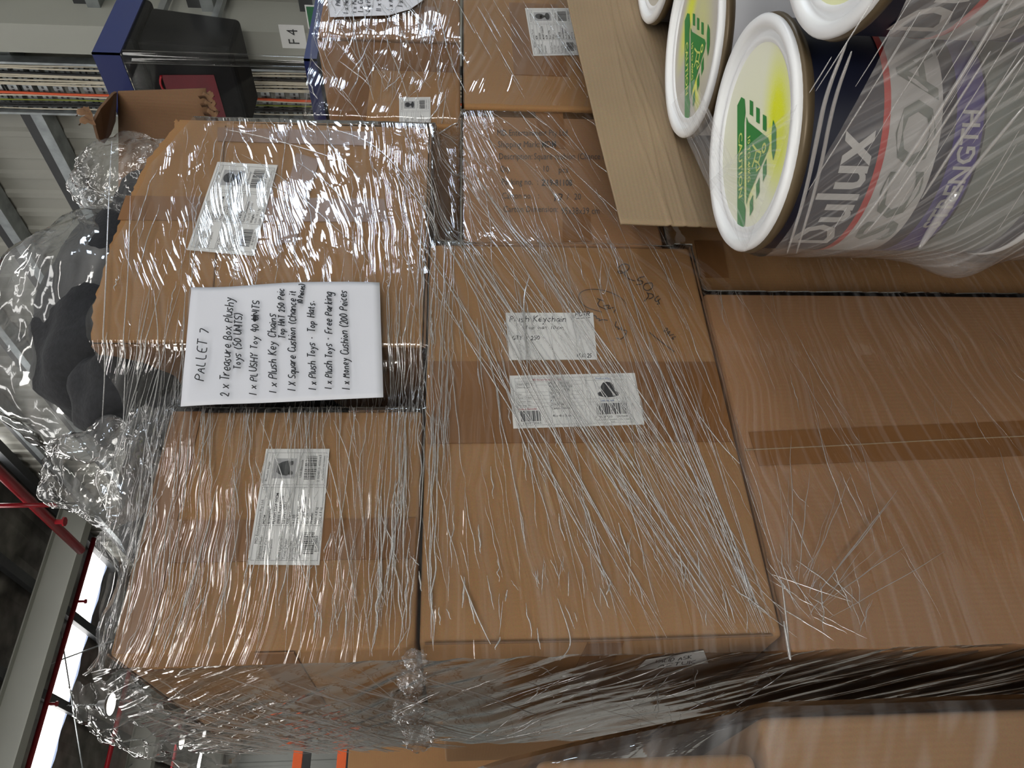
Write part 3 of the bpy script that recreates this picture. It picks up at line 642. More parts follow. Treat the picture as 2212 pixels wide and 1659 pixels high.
# -- large bottom carton
bo = carton('big plain carton with a tape seam at the bottom of the wrapped stack', .262, .890, YF, 1.62, .16, 1.108, 'card_rose', seed=5, dent=.002)
tape_poly(bo, ((1617, 934), (2300, 905), (2300, 982), (1640, 1006)), YF-.0022)
b = MB(); sl = [onY(u, v, YF-.0032) for u, v in ((1610, 972), (1800, 963), (2000, 952), (2300, 938))]; b.tube(sl, .0011, 5); b.build('flap_seam', 'card_pale', bo)
rc = carton('set back carton in the shadow between the big plain carton and the paint cans', .905, 1.42, 1.085, 1.65, .16, 1.125, 'card_warm', seed=6, r=.014)
tape_q(rc, ((1500, 520), (1560, 520), (1575, 600), (1515, 600)), 1.083)
k1 = carton('dim carton behind the keychain carton seen past the stack corner', .292, .98, 1.50, 2.0, 1.112, 1.575, 'card_mid', seed=7)
k2 = carton('dark carton low at the rear left of the wrapped stack', .27, .95, 1.66, 2.2, .16, 1.11, 'card_mid', seed=8)
ps, pw = onX(1480, 1425, .281), onX(1400, 1440, .281)
b = MB(); qs = [onX(u, v, .2795) for u, v in ((1372, 1448), (1530, 1432), (1520, 1405), (1395, 1425))]; b.slab(qs, (-1, 0, 0), .0006); sd = b.build('side_sticker', 'label_white', key)
b = MB(); fn = quad_fn(*[p+Vector((-.0009, 0, 0)) for p in qs], 100, 40, (-1, 0, 0)); put_pen(b, fn, 'VALID ASK', 20, 22, 11, 1.4, length=60); put_pen(b, fn, 'ACTUK', 30, 5, 10, 1.4, length=55); b.build('handwriting', 'ink', sd)
# pallets under the stacks
plain('pallet_wood', srgb(150, 118, 84), .8, var=.25, scale=10)
def pallet(label, x0, x1, y0, y1):
    o = thing('pallet', label, 'pallet', ((x0+x1)/2, (y0+y1)/2, 0))
    for i in range(5):
        b = MB(); a = x0+(x1-x0-.1)*i/4; b.box(a, a+.1, y0, y1, .125, .155); b.build('deck_board', 'pallet_wood', o)
    for i in range(3):
        b = MB(); a = y0+(y1-y0-.1)*i/2; b.box(x0, x1, a, a+.1, .0, .125); b.build('bearer', 'pallet_wood', o)
pallet('wooden pallet under the wrapped stack numbered 7', .26, 1.42, 1.0, 2.2)
pallet('wooden pallet under the neighbouring wrapped cartons', 1.45, 2.4, 1.0, 2.2)

# -- neighbouring stack on the right
n1 = carton('orange brown carton with a printed label behind the pale cardboard sheet', 1.415, 2.15, YF, 1.65, 1.0, 1.532, 'card_warm', seed=9)
front_strip(n1, 'tape', 'tape', onY(1180, 165).x, onY(1180, 20).x+.02, 1.30, 1.42)
b = MB(); cs = ((1252, 112), (1212, 118), (1151, 121), (1134, 18))
ship_label(n1, ((1252, 119), (1240, 18), (1134, 18), (1152, 121)), (('MDM', '81010054', 'MONEY CUSHION', '35CM', '20 pcs / CTN', '500 pcs', '1 / 25', 'Z19-81105'), ('Carton Dimension:', '58 x 45 x 48 cm', 'Weight:', 'NW: 6.1 kg', 'GW: 7.8 kg'), '8110*0054', '2 024810 100054', 'MONEY CUSHION 35CM'))
n0 = carton('plain carton at the bottom of the neighbouring stack', 1.45, 2.15, YF+.02, 1.65, .16, .99, 'card_mid', seed=10)
n2 = carton('carton carrying a curled handwritten list, top of the neighbouring stack', 1.652, 2.92, YF, 1.50, 1.54, 1.868, 'card_rose', seed=11)
front_strip(n2, 'tape', 'tape', 1.655, 1.80, 1.60, 1.64)
b = MB(); b.tube([(1.650, .998, 1.545+.32*i/12) for i in range(13)], .003, 5); b.build('flap_seam', 'card_inner', n2)
n3 = carton('small carton with a label tucked behind the ripped carton', 1.40, 1.602, YF+.04, 1.5, 1.54, 1.745, 'card_warm', seed=12)
b = MB()
ship_label(n3, ((930, 300), (930, 210), (862, 211), (863, 302)), (('MDM', '81010055', 'PLUSH TOY', '20CM', '50 pcs / CTN', '500 pcs', '2 / 10', 'Z19-81101'), ('Carton Dimension:', '85 x 38 x 40 cm', 'Weight:', 'NW: 4.8 kg', 'GW: 6.8 kg'), '8110*0055', '2 024810 100055', 'Plush Toy 20CM'), y=YF+.037)
# distant wrapped carton stack behind the left corner
dc = carton('distant wrapped carton stack seen behind the stack corner', .30, .95, 3.3, 4.2, 0, 1.97, 'card_mid', seed=13)
# -- stack on the left, nearest the camera
l1 = carton('wrapped carton low at the near left, its corner beside the dark gap', -.60, .172, .93, 1.5, .16, 1.20, 'card_warm', seed=14, r=.012)
l2 = carton('upper carton of the near left stack under loose film', -.60, .137, .945, 1.5, 1.205, 1.46, 'card_warm', seed=15, r=.012)
l3 = carton('unseen carton added on the near left stack to shade the wrapped stack', -.60, .05, .955, 1.5, 1.465, 1.74, 'card_warm', seed=16, r=.012)  # added out of view to keep light off the stack's left side
pallet('wooden pallet under the near left stack', -.6, .17, .95, 1.5)

# -- list sheets
YP = YF-.022
o = thing('list_sheet', 'white handwritten list headed PALLET 7 stuck on the wrapped stack', 'paper', onY(610, 745, YP))
cs = [onY(u, v, YP) for u, v in ((828, 858), (820, 610), (412, 617), (390, 878))]
fq = quad_fn(*cs, 1, 1, (0, -1, 0))
b = MB(); b.grid(lambda s, t: fq(s, t)+Vector((0, -.004*math.sin(t*5)*s*s-.0025*noise.noise((s*3, t*3, 1)), 0)), 24, 24); so = b.build('sheet', 'paper', o, True)
sm = so.modifiers.new('thick', 'SOLIDIFY'); sm.thickness = .0004
fn = fnR(YP-.008); b = MB(); Zx = lambda zx: 370+zx/4.608; Zy = lambda zy: 590+zy/4.608
def hand(s, zx, zy0, zy1, cap, w=2.3, tilt=0.0, zx1=None):
    v0, v1 = Zy(zy0), Zy(zy1); u0 = Zx(zx); u1 = Zx(zx if zx1 is None else zx1)
    f2 = lambda x, y: fn(-v0+x, -(u0+(u1-u0)*x/(v0-v1))+y)
    put_pen(b, f2, s, 0, 0, cap, w, length=v0-v1, slant=.22, jit=.05)
hand('PALLET 7', 322, 1070, 545, 19, zx1=375); hand('2 x Treasure Box Plushy', 570, 1230, 240, 18, zx1=620); hand('Toys (50 UNITS)', 690, 960, 390, 15, zx1=705)
hand('1 x PLUSHY Toy 40 UNITS', 848, 1215, 265, 15, zx1=875); hand('1 x Plush Key Chains', 1050, 1195, 395, 16, zx1=1040); hand('Top HAT 250 Peic', 1132, 650, 150, 14, zx1=1122)
hand('1 X Square Cushion (Chance it', 1238, 1175, 165, 15, zx1=1240); hand('10 Peices)', 1308, 300, 105, 11, zx1=1330); hand('1 x Plush Toys - Top Hats.', 1440, 1165, 270, 15, zx1=1425)
hand('1 x Plush Toys - Free Parking', 1598, 1155, 185, 15, zx1=1600); hand('1 x Money Cushion (200 Peices', 1775, 1160, 165, 16, zx1=1745)
blob = ell(Zx(848)-0, 0, 1, 1); poly(b, lambda x, y: fn(-Zy(462)+x, -Zx(858)+y), ell(2, 6, 7, 4.5, 14)); b.build('handwriting', 'ink', o)
o = thing('list_sheet', 'white handwritten list with a curled corner on the neighbouring stack', 'paper', onY(800, 10, YF-.02))
pts = ((913, -60), (915, 0), (886, 20), (840, 33), (780, 35), (713, 37), (708, 0), (704, -60))
b = MB(); b.slab([onY(u, v, YF-.02) for u, v in pts][::-1], (0, -1, 0), .0004); b.build('sheet', 'paper', o)
fn = fnR(YF-.0215); b = MB()
for s, u, v in (('PALLET 6', 735, 12), ('1 x Heart', 752, 29), ('1 x Money Cushion', 770, 27), ('1 x Candy', 784, 26), ('6 x Plush', 800, 26), ('11 x Square', 823, 24), ('1 x Assorted', 848, 22), ('1 x Hats', 870, 14)): put_pen(b, fn, s, -v, -u, 10, 1.3, length=len(s)*5.2)
b.build('handwriting', 'ink', o)
# ------------------------------------------------------------------ clear case with blue rims, black tub inside
CX, CY, CZ0, CZ1 = 1.655, 1.055, 1.872, 2.385
case = thing('display_case', 'clear plastic case with blue rims standing on the neighbouring cartons', 'case', (1.95, 1.4, CZ0))
CXE, CYE = 2.90, 1.46
for nm, z0, z1 in (('top_rim', CZ1-.062, CZ1), ('bottom_rim', CZ0, CZ0+.034)):
    b = MB()
    for (x0, x1, y0, y1) in ((CX, CXE, CY, CY+.004), (CX, CX+.004, CY, CYE), (CXE-.004, CXE, CY, CYE)): b.box(x0, x1, y0, y1, z0, z1)
    if nm == 'bottom_rim': b.box(CX, CXE, CY, CYE, CZ0, CZ0+.004)
    b.build(nm, 'blue_trim', case)
def pane(p, q, nm='pane'):
    b = MB(); b.grid(lambda s, t: (p[0]+(q[0]-p[0])*s, p[1]+(q[1]-p[1])*s, CZ0+.02+(CZ1-CZ0-.04)*t), 10, 10, lambda s, t: (s, t+.01)); return b.build(nm, 'clear_pvc', case, True)
pane((CX+.02, CY+.006), (CXE-.01, CY+.006)); pane((CX+.006, CY+.02), (CX+.006, CYE-.01)); pane((CXE-.006, CY+.02), (CXE-.006, CYE-.01))
b = MB(); b.lathe([(.014, 0), (.0142, CZ1-CZ0-.07)], 12, (CX+.018, CY+.018, CZ0+.03))
mb2 = b; uvs = [(i % 12/12*.2, i//12+.01) for i in range(len(b.v))]; b.uv = uvs; b.build('corner_fold', 'clear_pvc', case, True)
b = MB(); p = onY(185, 190, 1.1); b.lathe([(.006, 0), (.004, .003), (.0005, .004)], 10, (CX-.002, 1.20, CZ1-.03)); b.build('rivet', 'galv', case)
# black tapered unit hung on the wall behind the case
tub = thing('wall_unit', 'black tapered unit with a burgundy panel hung on the wall behind the clear case', 'wall unit', (6.4, 4.1, 3.4))
def frus(mb, cx, cy, z0, z1, a0, b0, a1, b1):
    vs = [(cx+sx_*a, cy+sy_*c, z) for z, a, c in ((z0, a0, b0), (z1, a1, b1)) for sx_, sy_ in ((-1, -1), (1, -1), (1, 1), (-1, 1))]
    mb.add(vs, [(0, 1, 5, 4), (1, 2, 6, 5), (2, 3, 7, 6), (3, 0, 4, 7), (3, 2, 1, 0), (4, 5, 6, 7)])
tcx, tcy = 6.35, 4.22
b = MB(); frus(b, tcx, tcy, 3.46, 4.22, .24, .40, .28, .46); tb = b.build('body', 'tub_black', tub); mo = tb.modifiers.new('bev', 'BEVEL'); mo.width = .04; mo.segments = 3
b = MB(); frus(b, tcx, tcy, 4.20, 4.36, .31, .50, .33, .53); tb = b.build('rim', 'tub_black', tub); mo = tb.modifiers.new('bev', 'BEVEL'); mo.width = .03; mo.segments = 3
b = MB(); b.slab([(tcx-.252, tcy+.36, 3.66), (tcx-.252, tcy-.16, 3.66), (tcx-.276, tcy-.16, 4.10), (tcx-.276, tcy+.36, 4.10)], (-1, 0, 0), .004); b.build('panel', 'burgundy', tub)
b = MB(); b.tube([(tcx-.29, tcy-.16+.52*t, 4.10+.03*math.sin(t*9)) for t in np.linspace(0, 1, 14)], .010, 6); b.build('cord', 'pipe_red', tub)
for y, z in ((tcy-.25, 3.75), (tcy+.25, 3.75), (tcy-.25, 4.25)):
    b = MB(); b.box(tcx+.2, 7.4, y-.03, y+.03, z-.03, z+.03); b.build('bracket', 'galv', tub)

# ------------------------------------------------------------------ paint cans
LZ = 1.17; CR = .149
plain('tin_gold', srgb(98, 84, 62), .4, metal=.3, var=.15)
plain('can_navy', srgb(20, 24, 42), .4, var=.1); plain('can_grey', srgb(176, 174, 172), .45, var=.04); plain('can_red', srgb(176, 36, 30), .45, var=.05)
plain('can_purple', srgb(62, 50, 120), .45, var=.06); plain('can_sage', srgb(108, 114, 108), .5, var=.06); plain('emblem_green', srgb(38, 132, 58), .5, var=.04)
plain('lid_white', srgb(240, 242, 244), .35, var=.03); plain('emblem_pale', srgb(214, 226, 120), .5, var=.05); plain('lid_grey', srgb(206, 208, 214), .5, var=.02)
def spray(name, spots, base):
    """lid panel with yellow spray paint: each spot is (x, y, rx, ry, angle, strength) in lid radii"""
    m, nt, out = nodes_of(name); L = nt.links.new
    bs = N(nt, 'ShaderNodeBsdfPrincipled'); bs.inputs['Roughness'].default_value = .45
    tc = N(nt, 'ShaderNodeTexCoord'); tot = None
    nz = N(nt, 'ShaderNodeTexNoise'); nz.inputs['Scale'].default_value = 900; L(tc.outputs['Object'], nz.inputs['Vector'])
    for (x, y, rx, ry, an, st) in spots:
        mp = N(nt, 'ShaderNodeMapping', vector_type='TEXTURE'); mp.inputs['Location'].default_value = (x*CR, y*CR, 0); mp.inputs['Rotation'].default_value = (0, 0, an); mp.inputs['Scale'].default_value = (rx*CR, ry*CR, 1)
        L(tc.outputs['Object'], mp.inputs['Vector'])
        ln = N(nt, 'ShaderNodeVectorMath', operation='LENGTH'); L(mp.outputs[0], ln.inputs[0])
        mr = N(nt, 'ShaderNodeMapRange', interpolation_type='SMOOTHSTEP'); mr.inputs['From Min'].default_value = 1.0; mr.inputs['From Max'].default_value = .15; mr.inputs['To Max'].default_value = st; mr.inputs['To Min'].default_value = 0
        L(ln.outputs['Value'], mr.inputs['Value'])
        if tot is None: tot = mr.outputs[0]
        else:
            a = N(nt, 'ShaderNodeMath', operation='ADD'); a.use_clamp = True; L(tot, a.inputs[0]); L(mr.outputs[0], a.inputs[1]); tot = a.outputs[0]
    sp = N(nt, 'ShaderNodeMath', operation='MULTIPLY_ADD'); sp.inputs[1].default_value = .9; sp.inputs[2].default_value = -.45; L(nz.outputs['Fac'], sp.inputs[0])
    ad = N(nt, 'ShaderNodeMath', operation='ADD'); ad.use_clamp = True; L(tot, ad.inputs[0])
    ml = N(nt, 'ShaderNodeMath', operation='MULTIPLY'); L(sp.outputs[0], ml.inputs[0]); L(tot, ml.inputs[1]); L(ml.outputs[0], ad.inputs[1])
    mx = N(nt, 'ShaderNodeMixRGB'); mx.inputs[1].default_value = c4(base); mx.inputs[2].default_value = c4(srgb(232, 240, 10)); L(ad.outputs[0], mx.inputs[0])
    L(mx.outputs[0], bs.inputs['Base Color']); L(bs.outputs[0], out.inputs['Surface']); MATS[name] = m
# spots are given in world directions: x along the cartons' fronts, y into the depth
spray('spray_a', [(-.32, -.40, .85, .40, -.61, 1.15), (-.20, .32, .45, .28, -.2, .6), (0, 0, 1.3, 1.3, 0, .14)], srgb(240, 242, 226))
spray('spray_b', [(.45, -.05, .30, .85, .2, 1.0), (-.38, .28, .50, .17, -.2, 1.1), (-.05, -.25, .9, .5, -.6, .4)], srgb(196, 192, 184))
spray('spray_c', [(-.7, .2, .35, .5, .3, .5)], srgb(196, 192, 180))
spray('spray_d', [(-.2, .5, .9, .7, .2, .30)], srgb(238, 241, 212))
def paint_can(label, cx, cy, ztop, lidmat, full=True, bodymat='can_navy', h=.338, group='wrapped paint cans', emblem=True):
    z0 = ztop-h
    o = thing('paint_can', label, 'paint can', (cx, cy, z0), group)
    b = MB(); b.lathe([(.001, 0), (CR-.004, 0), (CR-.003, .004), (CR-.006, .012), (CR-.006, h-.022)], 64, (cx, cy, z0)); b.build('body', bodymat, o, True, loc=(cx, cy, z0))
    b = MB(); b.lathe([(CR-.006, h-.024), (CR-.002, h-.020), (CR+.001, h-.015), (CR, h-.010), (CR-.004, h-.008)], 64, (cx, cy, z0)); b.build('rim', 'tin_gold', o, True, loc=(cx, cy, z0))
    b = MB(); b.lathe([(CR-.003, h-.010), (CR-.001, h-.004), (CR-.004, h), (CR-.014, h), (CR-.018, h-.004), (CR-.019, h-.011), (CR-.024, h-.011), (CR-.026, h-.0075), (CR-.032, h-.0075), (CR-.034, h-.010)], 72, (cx, cy, z0))
    ld = b.build('lid', 'lid_white', o, True, loc=(cx, cy, z0))
    b = MB(); b.lathe([(CR-.0335, h-.010), (CR*.5, h-.0098), (.001, h-.0098)], 72, (cx, cy, z0)); b.build('lid_panel', lidmat, ld, True, loc=(cx, cy, z0))
    if emblem:
        # caution emblem, its foot turned away from the camera
        ex = -RT; ey = Vector((-FW.x, -FW.y, 0)).normalized(); zz = z0+h-.0092
        fn = lambda x, y: Vector((cx, cy, zz))+(ex*(x+.16)+ey*(y-.17))*CR
        b = MB()
        bar = [(-.58, -.20), (-.62, -.10), (-.57, -.02), (-.44, .0), (-.36, -.03), (.36, -.03), (.44, .0), (.57, -.02), (.62, -.10), (.58, -.20)]
        poly(b, fn, bar); poly(b, fn, [(-.40, .02), (.40, .02), (.33, .07), (.05, .50), (0, .53), (-.05, .50), (-.33, .07)])
        for s in (-1, 1):
            for i in range(3):
                t0 = .10+.145*i; x = s*(.47-t0*.80); poly(b, fn, [(x, t0), (x+s*.13, t0), (x+s*.085, t0+.075), (x-s*.045, t0+.075)][::s])
        poly(b, fn, [(-.17, .60), (-.08, .57), (.08, .57), (.17, .60), (.08, .66), (-.08, .66)])
        b.build('caution_mark', 'emblem_green', ld, loc=(cx, cy, z0))
        b = MB(); f2 = lambda x, y: fn(x, y)+Vector((0, 0, .0004))
        put_text(b, f2, 'CAUTION', 0, -.155, .125, True, width=.60, align='c'); put_text(b, f2, '10 TO 40KG', 0, .06, .085, True, width=.42, align='c')
        for pts in ([(-.10, .17), (-.02, .26), (.03, .36)], [(.03, .36), (.10, .30), (.06, .22)], [(-.02, .26), (.06, .20), (.10, .16)], ell(.01, .42, .035, .035, 10)+[(.045, .42)], [(.10, .30), (.15, .34), (.16, .26), (.10, .25)]): stroke_ribbon(b, f2, pts, .022)
        b.build('caution_lettering', 'emblem_pale', ld, loc=(cx, cy, z0))
    if full:
        R2 = CR-.0052
        def band(nm, mat, za, zb, wav=0.0, ra=R2, a0=0, a1=2*PI):
            b = MB(); n = 72
            def f(s, t):
                a = a0+(a1-a0)*s; dz = wav*math.cos(a-math.atan2(-cy, -cx)) if wav else 0
                return (cx+ra*math.cos(a), cy+ra*math.sin(a), za+(zb-za)*t+dz)
            b.grid(f, n, 1); return b.build(nm, mat, o, True, loc=(cx, cy, z0))
        lb = band('label_band', 'can_grey', ztop-.175, ztop-.110); band('label_stripe', 'can_red', ztop-.113, ztop-.105, 0, R2+.0004)
        pb = band('label_band', 'can_purple', ztop-.225, ztop-.192); sb = band('label_band', 'can_sage', ztop-.315, ztop-.228)
        fac = math.atan2(-cy, -cx)
        def cyl(x, y, rr=R2+.0009): a = fac+.18-x/rr*-1; return Vector((cx+rr*math.cos(a), cy+rr*math.sin(a), ztop+y))
        # x grows to the right as seen from the camera
        def cylr(off): return lambda x, y: cyl(x+off, y)
        b = MB(); put_text(b, cylr(-.185), 'Dulux', 0, -.096, .072, True, width=.17); b.build('brand_lettering', 'can_grey', o, loc=(cx, cy, z0))
        b = MB(); put_text(b, cylr(-.17), 'SCOA', 0, -.168, .066, True, width=.26); b.build('lettering', 'can_sage', lb, loc=(cx, cy, z0))
        b = MB(); put_text(b, cylr(-.14), 'STRENGTH', 0, -.220, .030, True, width=.15); b.build('lettering', 'can_grey', pb, loc=(cx, cy, z0))
    return o
c1 = paint_can('nearest paint can, yellow spray smeared beside its green caution mark', .82, .615, LZ, 'spray_a')
paint_can('paint can with a dusty lid and a yellow stripe, against the cardboard sheet', 1.15, .682, LZ, 'spray_b', False, 'lid_grey')
paint_can('farthest paint can, lid cut by the picture edge beside the cardboard', 1.515, .69, LZ, 'spray_c', emblem=False)
paint_can('paint can in front of the nearest one, lid cut by the picture edge', .81, .30, LZ, 'spray_d', emblem=False)
def copy_tree(o, parent=None):
    c = o.copy(); COL.objects.link(c); c.parent = parent
    for ch in list(o.children): copy_tree(ch, c)
    return c
low = 'paint can in the lower layers beneath the wrapped cans'
for (x, y) in ((.82, .615), (1.15, .682), (1.515, .69), (.81, .30)):
    for k in (1, 2):
        o = thing('paint_can', low, 'paint can', (x, y, LZ-.338*(k+1)), 'lower paint cans')
        for ch in c1.children:
            if ch.name.startswith(('body', 'rim', 'lid')): c = ch.copy(); COL.objects.link(c); c.parent = o
pallet('wooden pallet under the paint cans', .66, 1.6, .16, .84)
# pale cardboard sheet standing behind the cans
sh = MB()
sA = onY(1340, 485, .838); top0, top1 = sA.z, onY(1210, 0, .90).z; sx0 = sA.x
def shfn(s, t):
    x = sx0+(2.0-sx0)*s; y = .838+.02*s+.006*math.sin(t*3+s*5)
    zt = top0+(top1-top0)*min(1, (x-sx0)/.72); z = zt-(zt-.80)*t
    d = zt-z
    for dd, k in ((.075, 30), (.088, 40), (.105, 25), (.135, 38)): y -= .0016*math.exp(-((d-dd-.006*math.sin(x*k*.3))/.0022)**2)
    return (x, y+.0015*noise.noise((x*9, z*9, 0)), z)
sh.grid(shfn, 90, 220); so = sh.build('cardboard_sheet', 'card_pale', None, True)
sm = so.modifiers.new('thick', 'SOLIDIFY'); sm.thickness = .004
tag(so, 'pale creased cardboard sheet standing on edge behind the paint cans', 'cardboard')

# ------------------------------------------------------------------ plush toys and clear bags
def blob(mb, c, r, seed, amp=.25, nu=36, nv=24, freq=2.0, ridge=False, uvk=1.0, amp2=.0):
    def f(s, t):
        a, e = 2*PI*s, -PI/2+PI*t; d = Vector((math.cos(e)*math.cos(a), math.cos(e)*math.sin(a), math.sin(e)))
        n = noise.noise(d*freq+Vector((seed*3.7, seed, 0))); k = 1+amp*n
        if ridge:
            q = d*freq*2.2+Vector((seed, 0, 0)); k += amp2*(1-2*abs(noise.noise(q)))+amp2*.6*(1-2*abs(noise.noise(q*2.3)))
        return Vector(c)+Vector((d.x*r[0]*k, d.y*r[1]*k, d.z*r[2]*k))
    mb.grid(f, nu, nv, lambda s, t: (s*uvk, t*uvk*.5+.001))
def plush(label, parts, group='black plush toys in the torn carton'):
    o = thing('plush_toy', label, 'plush toy', parts[0][0], group)
    for i, (c, r) in enumerate(parts):
        b = MB(); blob(b, c, r, i*1.3+c[0]*10, .18); b.build('body' if i == 0 else 'limb', 'plush_black', o, True)
plush('black plush toy bulging out of the torn carton inside a clear bag', [((1.03, 1.20, 2.20), (.23, .15, .15)), ((.88, 1.15, 2.19), (.14, .11, .12)), ((.76, 1.12, 2.11), (.10, .09, .09))])
plush('black plush toy deep in the torn carton below the standing flap', [((1.20, 1.12, 2.10), (.13, .09, .14))])
plush('black plush toy squeezed between the two upper cartons', [((.70, 1.14, 1.93), (.055, .10, .20)), ((.66, 1.10, 1.83), (.05, .06, .10)), ((.60, 1.22, 2.045), (.12, .14, .055))])
bag = thing('plastic_bag', 'clear crumpled plastic bag ballooning above the torn carton', 'bag', (.93, 1.25, 2.1))
b = MB(); blob(b, (1.0, 1.25, 2.25), (.27, .21, .21), 5, .14, 130, 80, 1.5, True, 1.6, .028); b.build('bag_skin', 'film_bag', bag, True)
b = MB(); blob(b, (1.25, 1.06, 2.19), (.10, .055, .12), 9, .25, 80, 50, 1.9, True, 1.4, .05); b.build('bag_fold', 'film_loose', bag, True)
bag2 = thing('plastic_bag', 'small clear plastic tuft standing over the upper left carton', 'bag', (.50, 1.05, 2.0))
tp = onY(200, 1020, 1.08)
b = MB(); blob(b, (tp.x, 1.08, tp.z-.02), (.075, .06, .085), 3, .3, 70, 44, 1.6, True, 1.0, .06); b.build('bag_skin', 'film_loose', bag2, True)
# ------------------------------------------------------------------ stretch film
def ip(xs, ys): return lambda x: float(np.interp(x, xs, ys))
ztop = ip([.26, .30, .42, .55, .64, .72, .78, .95, 1.2, 1.345, 1.42], [1.99, 2.00, 2.03, 2.05, 2.05, 2.10, 2.14, 2.15, 2.13, 2.08, 1.97])
GX, GZ = np.linspace(.25, 1.43, 237), np.linspace(.25, 2.35, 421)
D = np.full((len(GX), len(GZ)), 1.06)
def rect_d(x0, x1, z0, z1, y):
    D[np.ix_((GX >= x0) & (GX <= x1), (GZ >= z0) & (GZ <= z1))] = y
rect_d(.2, .78, 1.97, 2.4, 1.015); rect_d(.9, 1.5, 0, 1.125, 1.085); rect_d(.2, .892, 0, 1.115, 1.0); rect_d(.2, 1.006, 1.108, 1.60, 1.0); rect_d(1.003, 1.41, 1.15, 1.54, 1.012)
rect_d(.2, .645, 1.595, 1.985, 1.0); rect_d(.765, 1.347, 1.59, 2.4, 1.0)
K = D.copy()
def blur(a, r):
    for ax in (0, 1):
        p = np.pad(a, [(r, r) if i == ax else (0, 0) for i in (0, 1)], mode='edge'); c = np.cumsum(p, axis=ax); n = 2*r+1
        z = np.zeros_like(np.take(c, [0], axis=ax)); c = np.concatenate([z, c], axis=ax)
        a = (np.take(c, range(n, c.shape[ax]), axis=ax)-np.take(c, range(0, c.shape[ax]-n), axis=ax))/n
    return a
K = np.minimum(blur(blur(K, 7), 5), D)-.0075
def fdepth(x, z):
    i = (x-GX[0])/(GX[1]-GX[0]); j = (z-GZ[0])/(GZ[1]-GZ[0]); i = min(max(i, 0), len(GX)-1.001); j = min(max(j, 0), len(GZ)-1.001)
    a, b_ = int(i), int(j); s, t = i-a, j-b_
    return (K[a, b_]*(1-s)+K[a+1, b_]*s)*(1-t)+(K[a, b_+1]*(1-s)+K[a+1, b_+1]*s)*t
def wrinkle(x, z):
    p = Vector((x*5+.6*z, z*46-10*x*max(0, min(1, (1.75-z)*2)), 0)); w = .0013*noise.noise(p)
    w += .0022*noise.noise(Vector((x*9, z*14-6*x, 5)))*1.0
    return min(w, .002)
fl = thing('stretch_film', 'clear stretch film wrapped round the middle stack of cartons', 'plastic film', (.8, 1.3, .2))
XA, XB = .262, 1.415
b = MB()
def ff(s, t):
    x = XA+(XB-XA)*s; zt = ztop(x)+.012*noise.noise((x*14, 0, 2)); z = .30+(zt-.30)*t
    return (x, fdepth(x, z)+wrinkle(x, z)-.002, z)
def fuv(s, t):
    x = XA+(XB-XA)*s; z = .30+(ztop(x)-.30)*t
    k = .05+.45*max(0, min(1, (x-.55)*2))*max(0, min(1, (1.72-z)*4))*max(0, min(1, (z-1.0)*6)) + .25*max(0, min(1, (z-1.65)*5))*max(0, min(1, (x-.7)*4))
    return (x, z-k*(x-.8))
b.grid(ff, 230, 380, fuv); b.build('front_sheet', 'film_main', fl, True)
# left side of the stack
def sx(y, z): return .262-.012*math.sin(min(1, max(0, (y-1.0)/.6))*PI)-.006*noise.noise((y*4, z*4, 0))
zs_top = ip([1.0, 1.3, 1.6, 1.9], [2.0, 2.03, 2.02, 2.0])
def sf(s, t):
    y = .99+.61*s; zt = zs_top(y)+.014*noise.noise((y*12, 1, 0)); z = .3+(zt-.3)*t; g = noise.noise(Vector(((y+z*.9)*5, (z-y*.9)*30, 3)))
    pull = .03*max(0, 1-abs(z-1.6)/.1)*min(1, s*4)
    return (sx(y, z)-.004*g+pull*.4, y, z)
b = MB(); b.grid(sf, 130, 260, lambda s, t: ((.61*s+1.7*t)*.75, (1.7*t-.61*s)*.7+2)); b.build('side_sheet', 'film_side', fl, True)
# loose collar standing above the upper left carton
def col_f(s, t):
    x = .64-.385*s; base = 1.975; hgt = ztop(x)+.028*math.sin(s*7)*s-base+.02*noise.noise((x*20, 7, 0))
    return (x+.006*noise.noise((x*20, t*6, 1)), .992-.010*math.sin(t*PI)+.012*noise.noise((x*25, t*5, 4)), base+hgt*t)
b = MB(); b.grid(col_f, 90, 22, lambda s, t: (s*.4, t*.2+.01))
def col_s(s, t):
    y = .992+.60*s; zt = 2.02+.05*math.sin(s*3)+.02*noise.noise((y*15, 3, 0))-.12*max(0, s-.55)
    return (.256-.035*math.sin(t*PI*.7)*min(1, s*5+.3)+.012*noise.noise((y*22, t*6, 8)), y, 1.95+(zt-1.95)*t)
b.grid(col_s, 120, 24, lambda s, t: (s*.9, t*.25+1.01)); b.build('loose_collar', 'film_loose', fl, True)
# bunched film at the corner between the upper and middle cartons, and twisted tail
for (u, v, y, r) in ((896, 1425, .99, .008), (890, 1470, 1.04, .010), (880, 1535, 1.2, .013), (905, 1590, 1.25, .013)):
    b = MB(); p = onY(u, v, y); blob(b, p, (r*1.3, r*1.6, r*1.5), u*.1+v, .45, 40, 26, 2.4, True, .5, .16); b.build('bunched_knot', 'film_loose', fl, True)
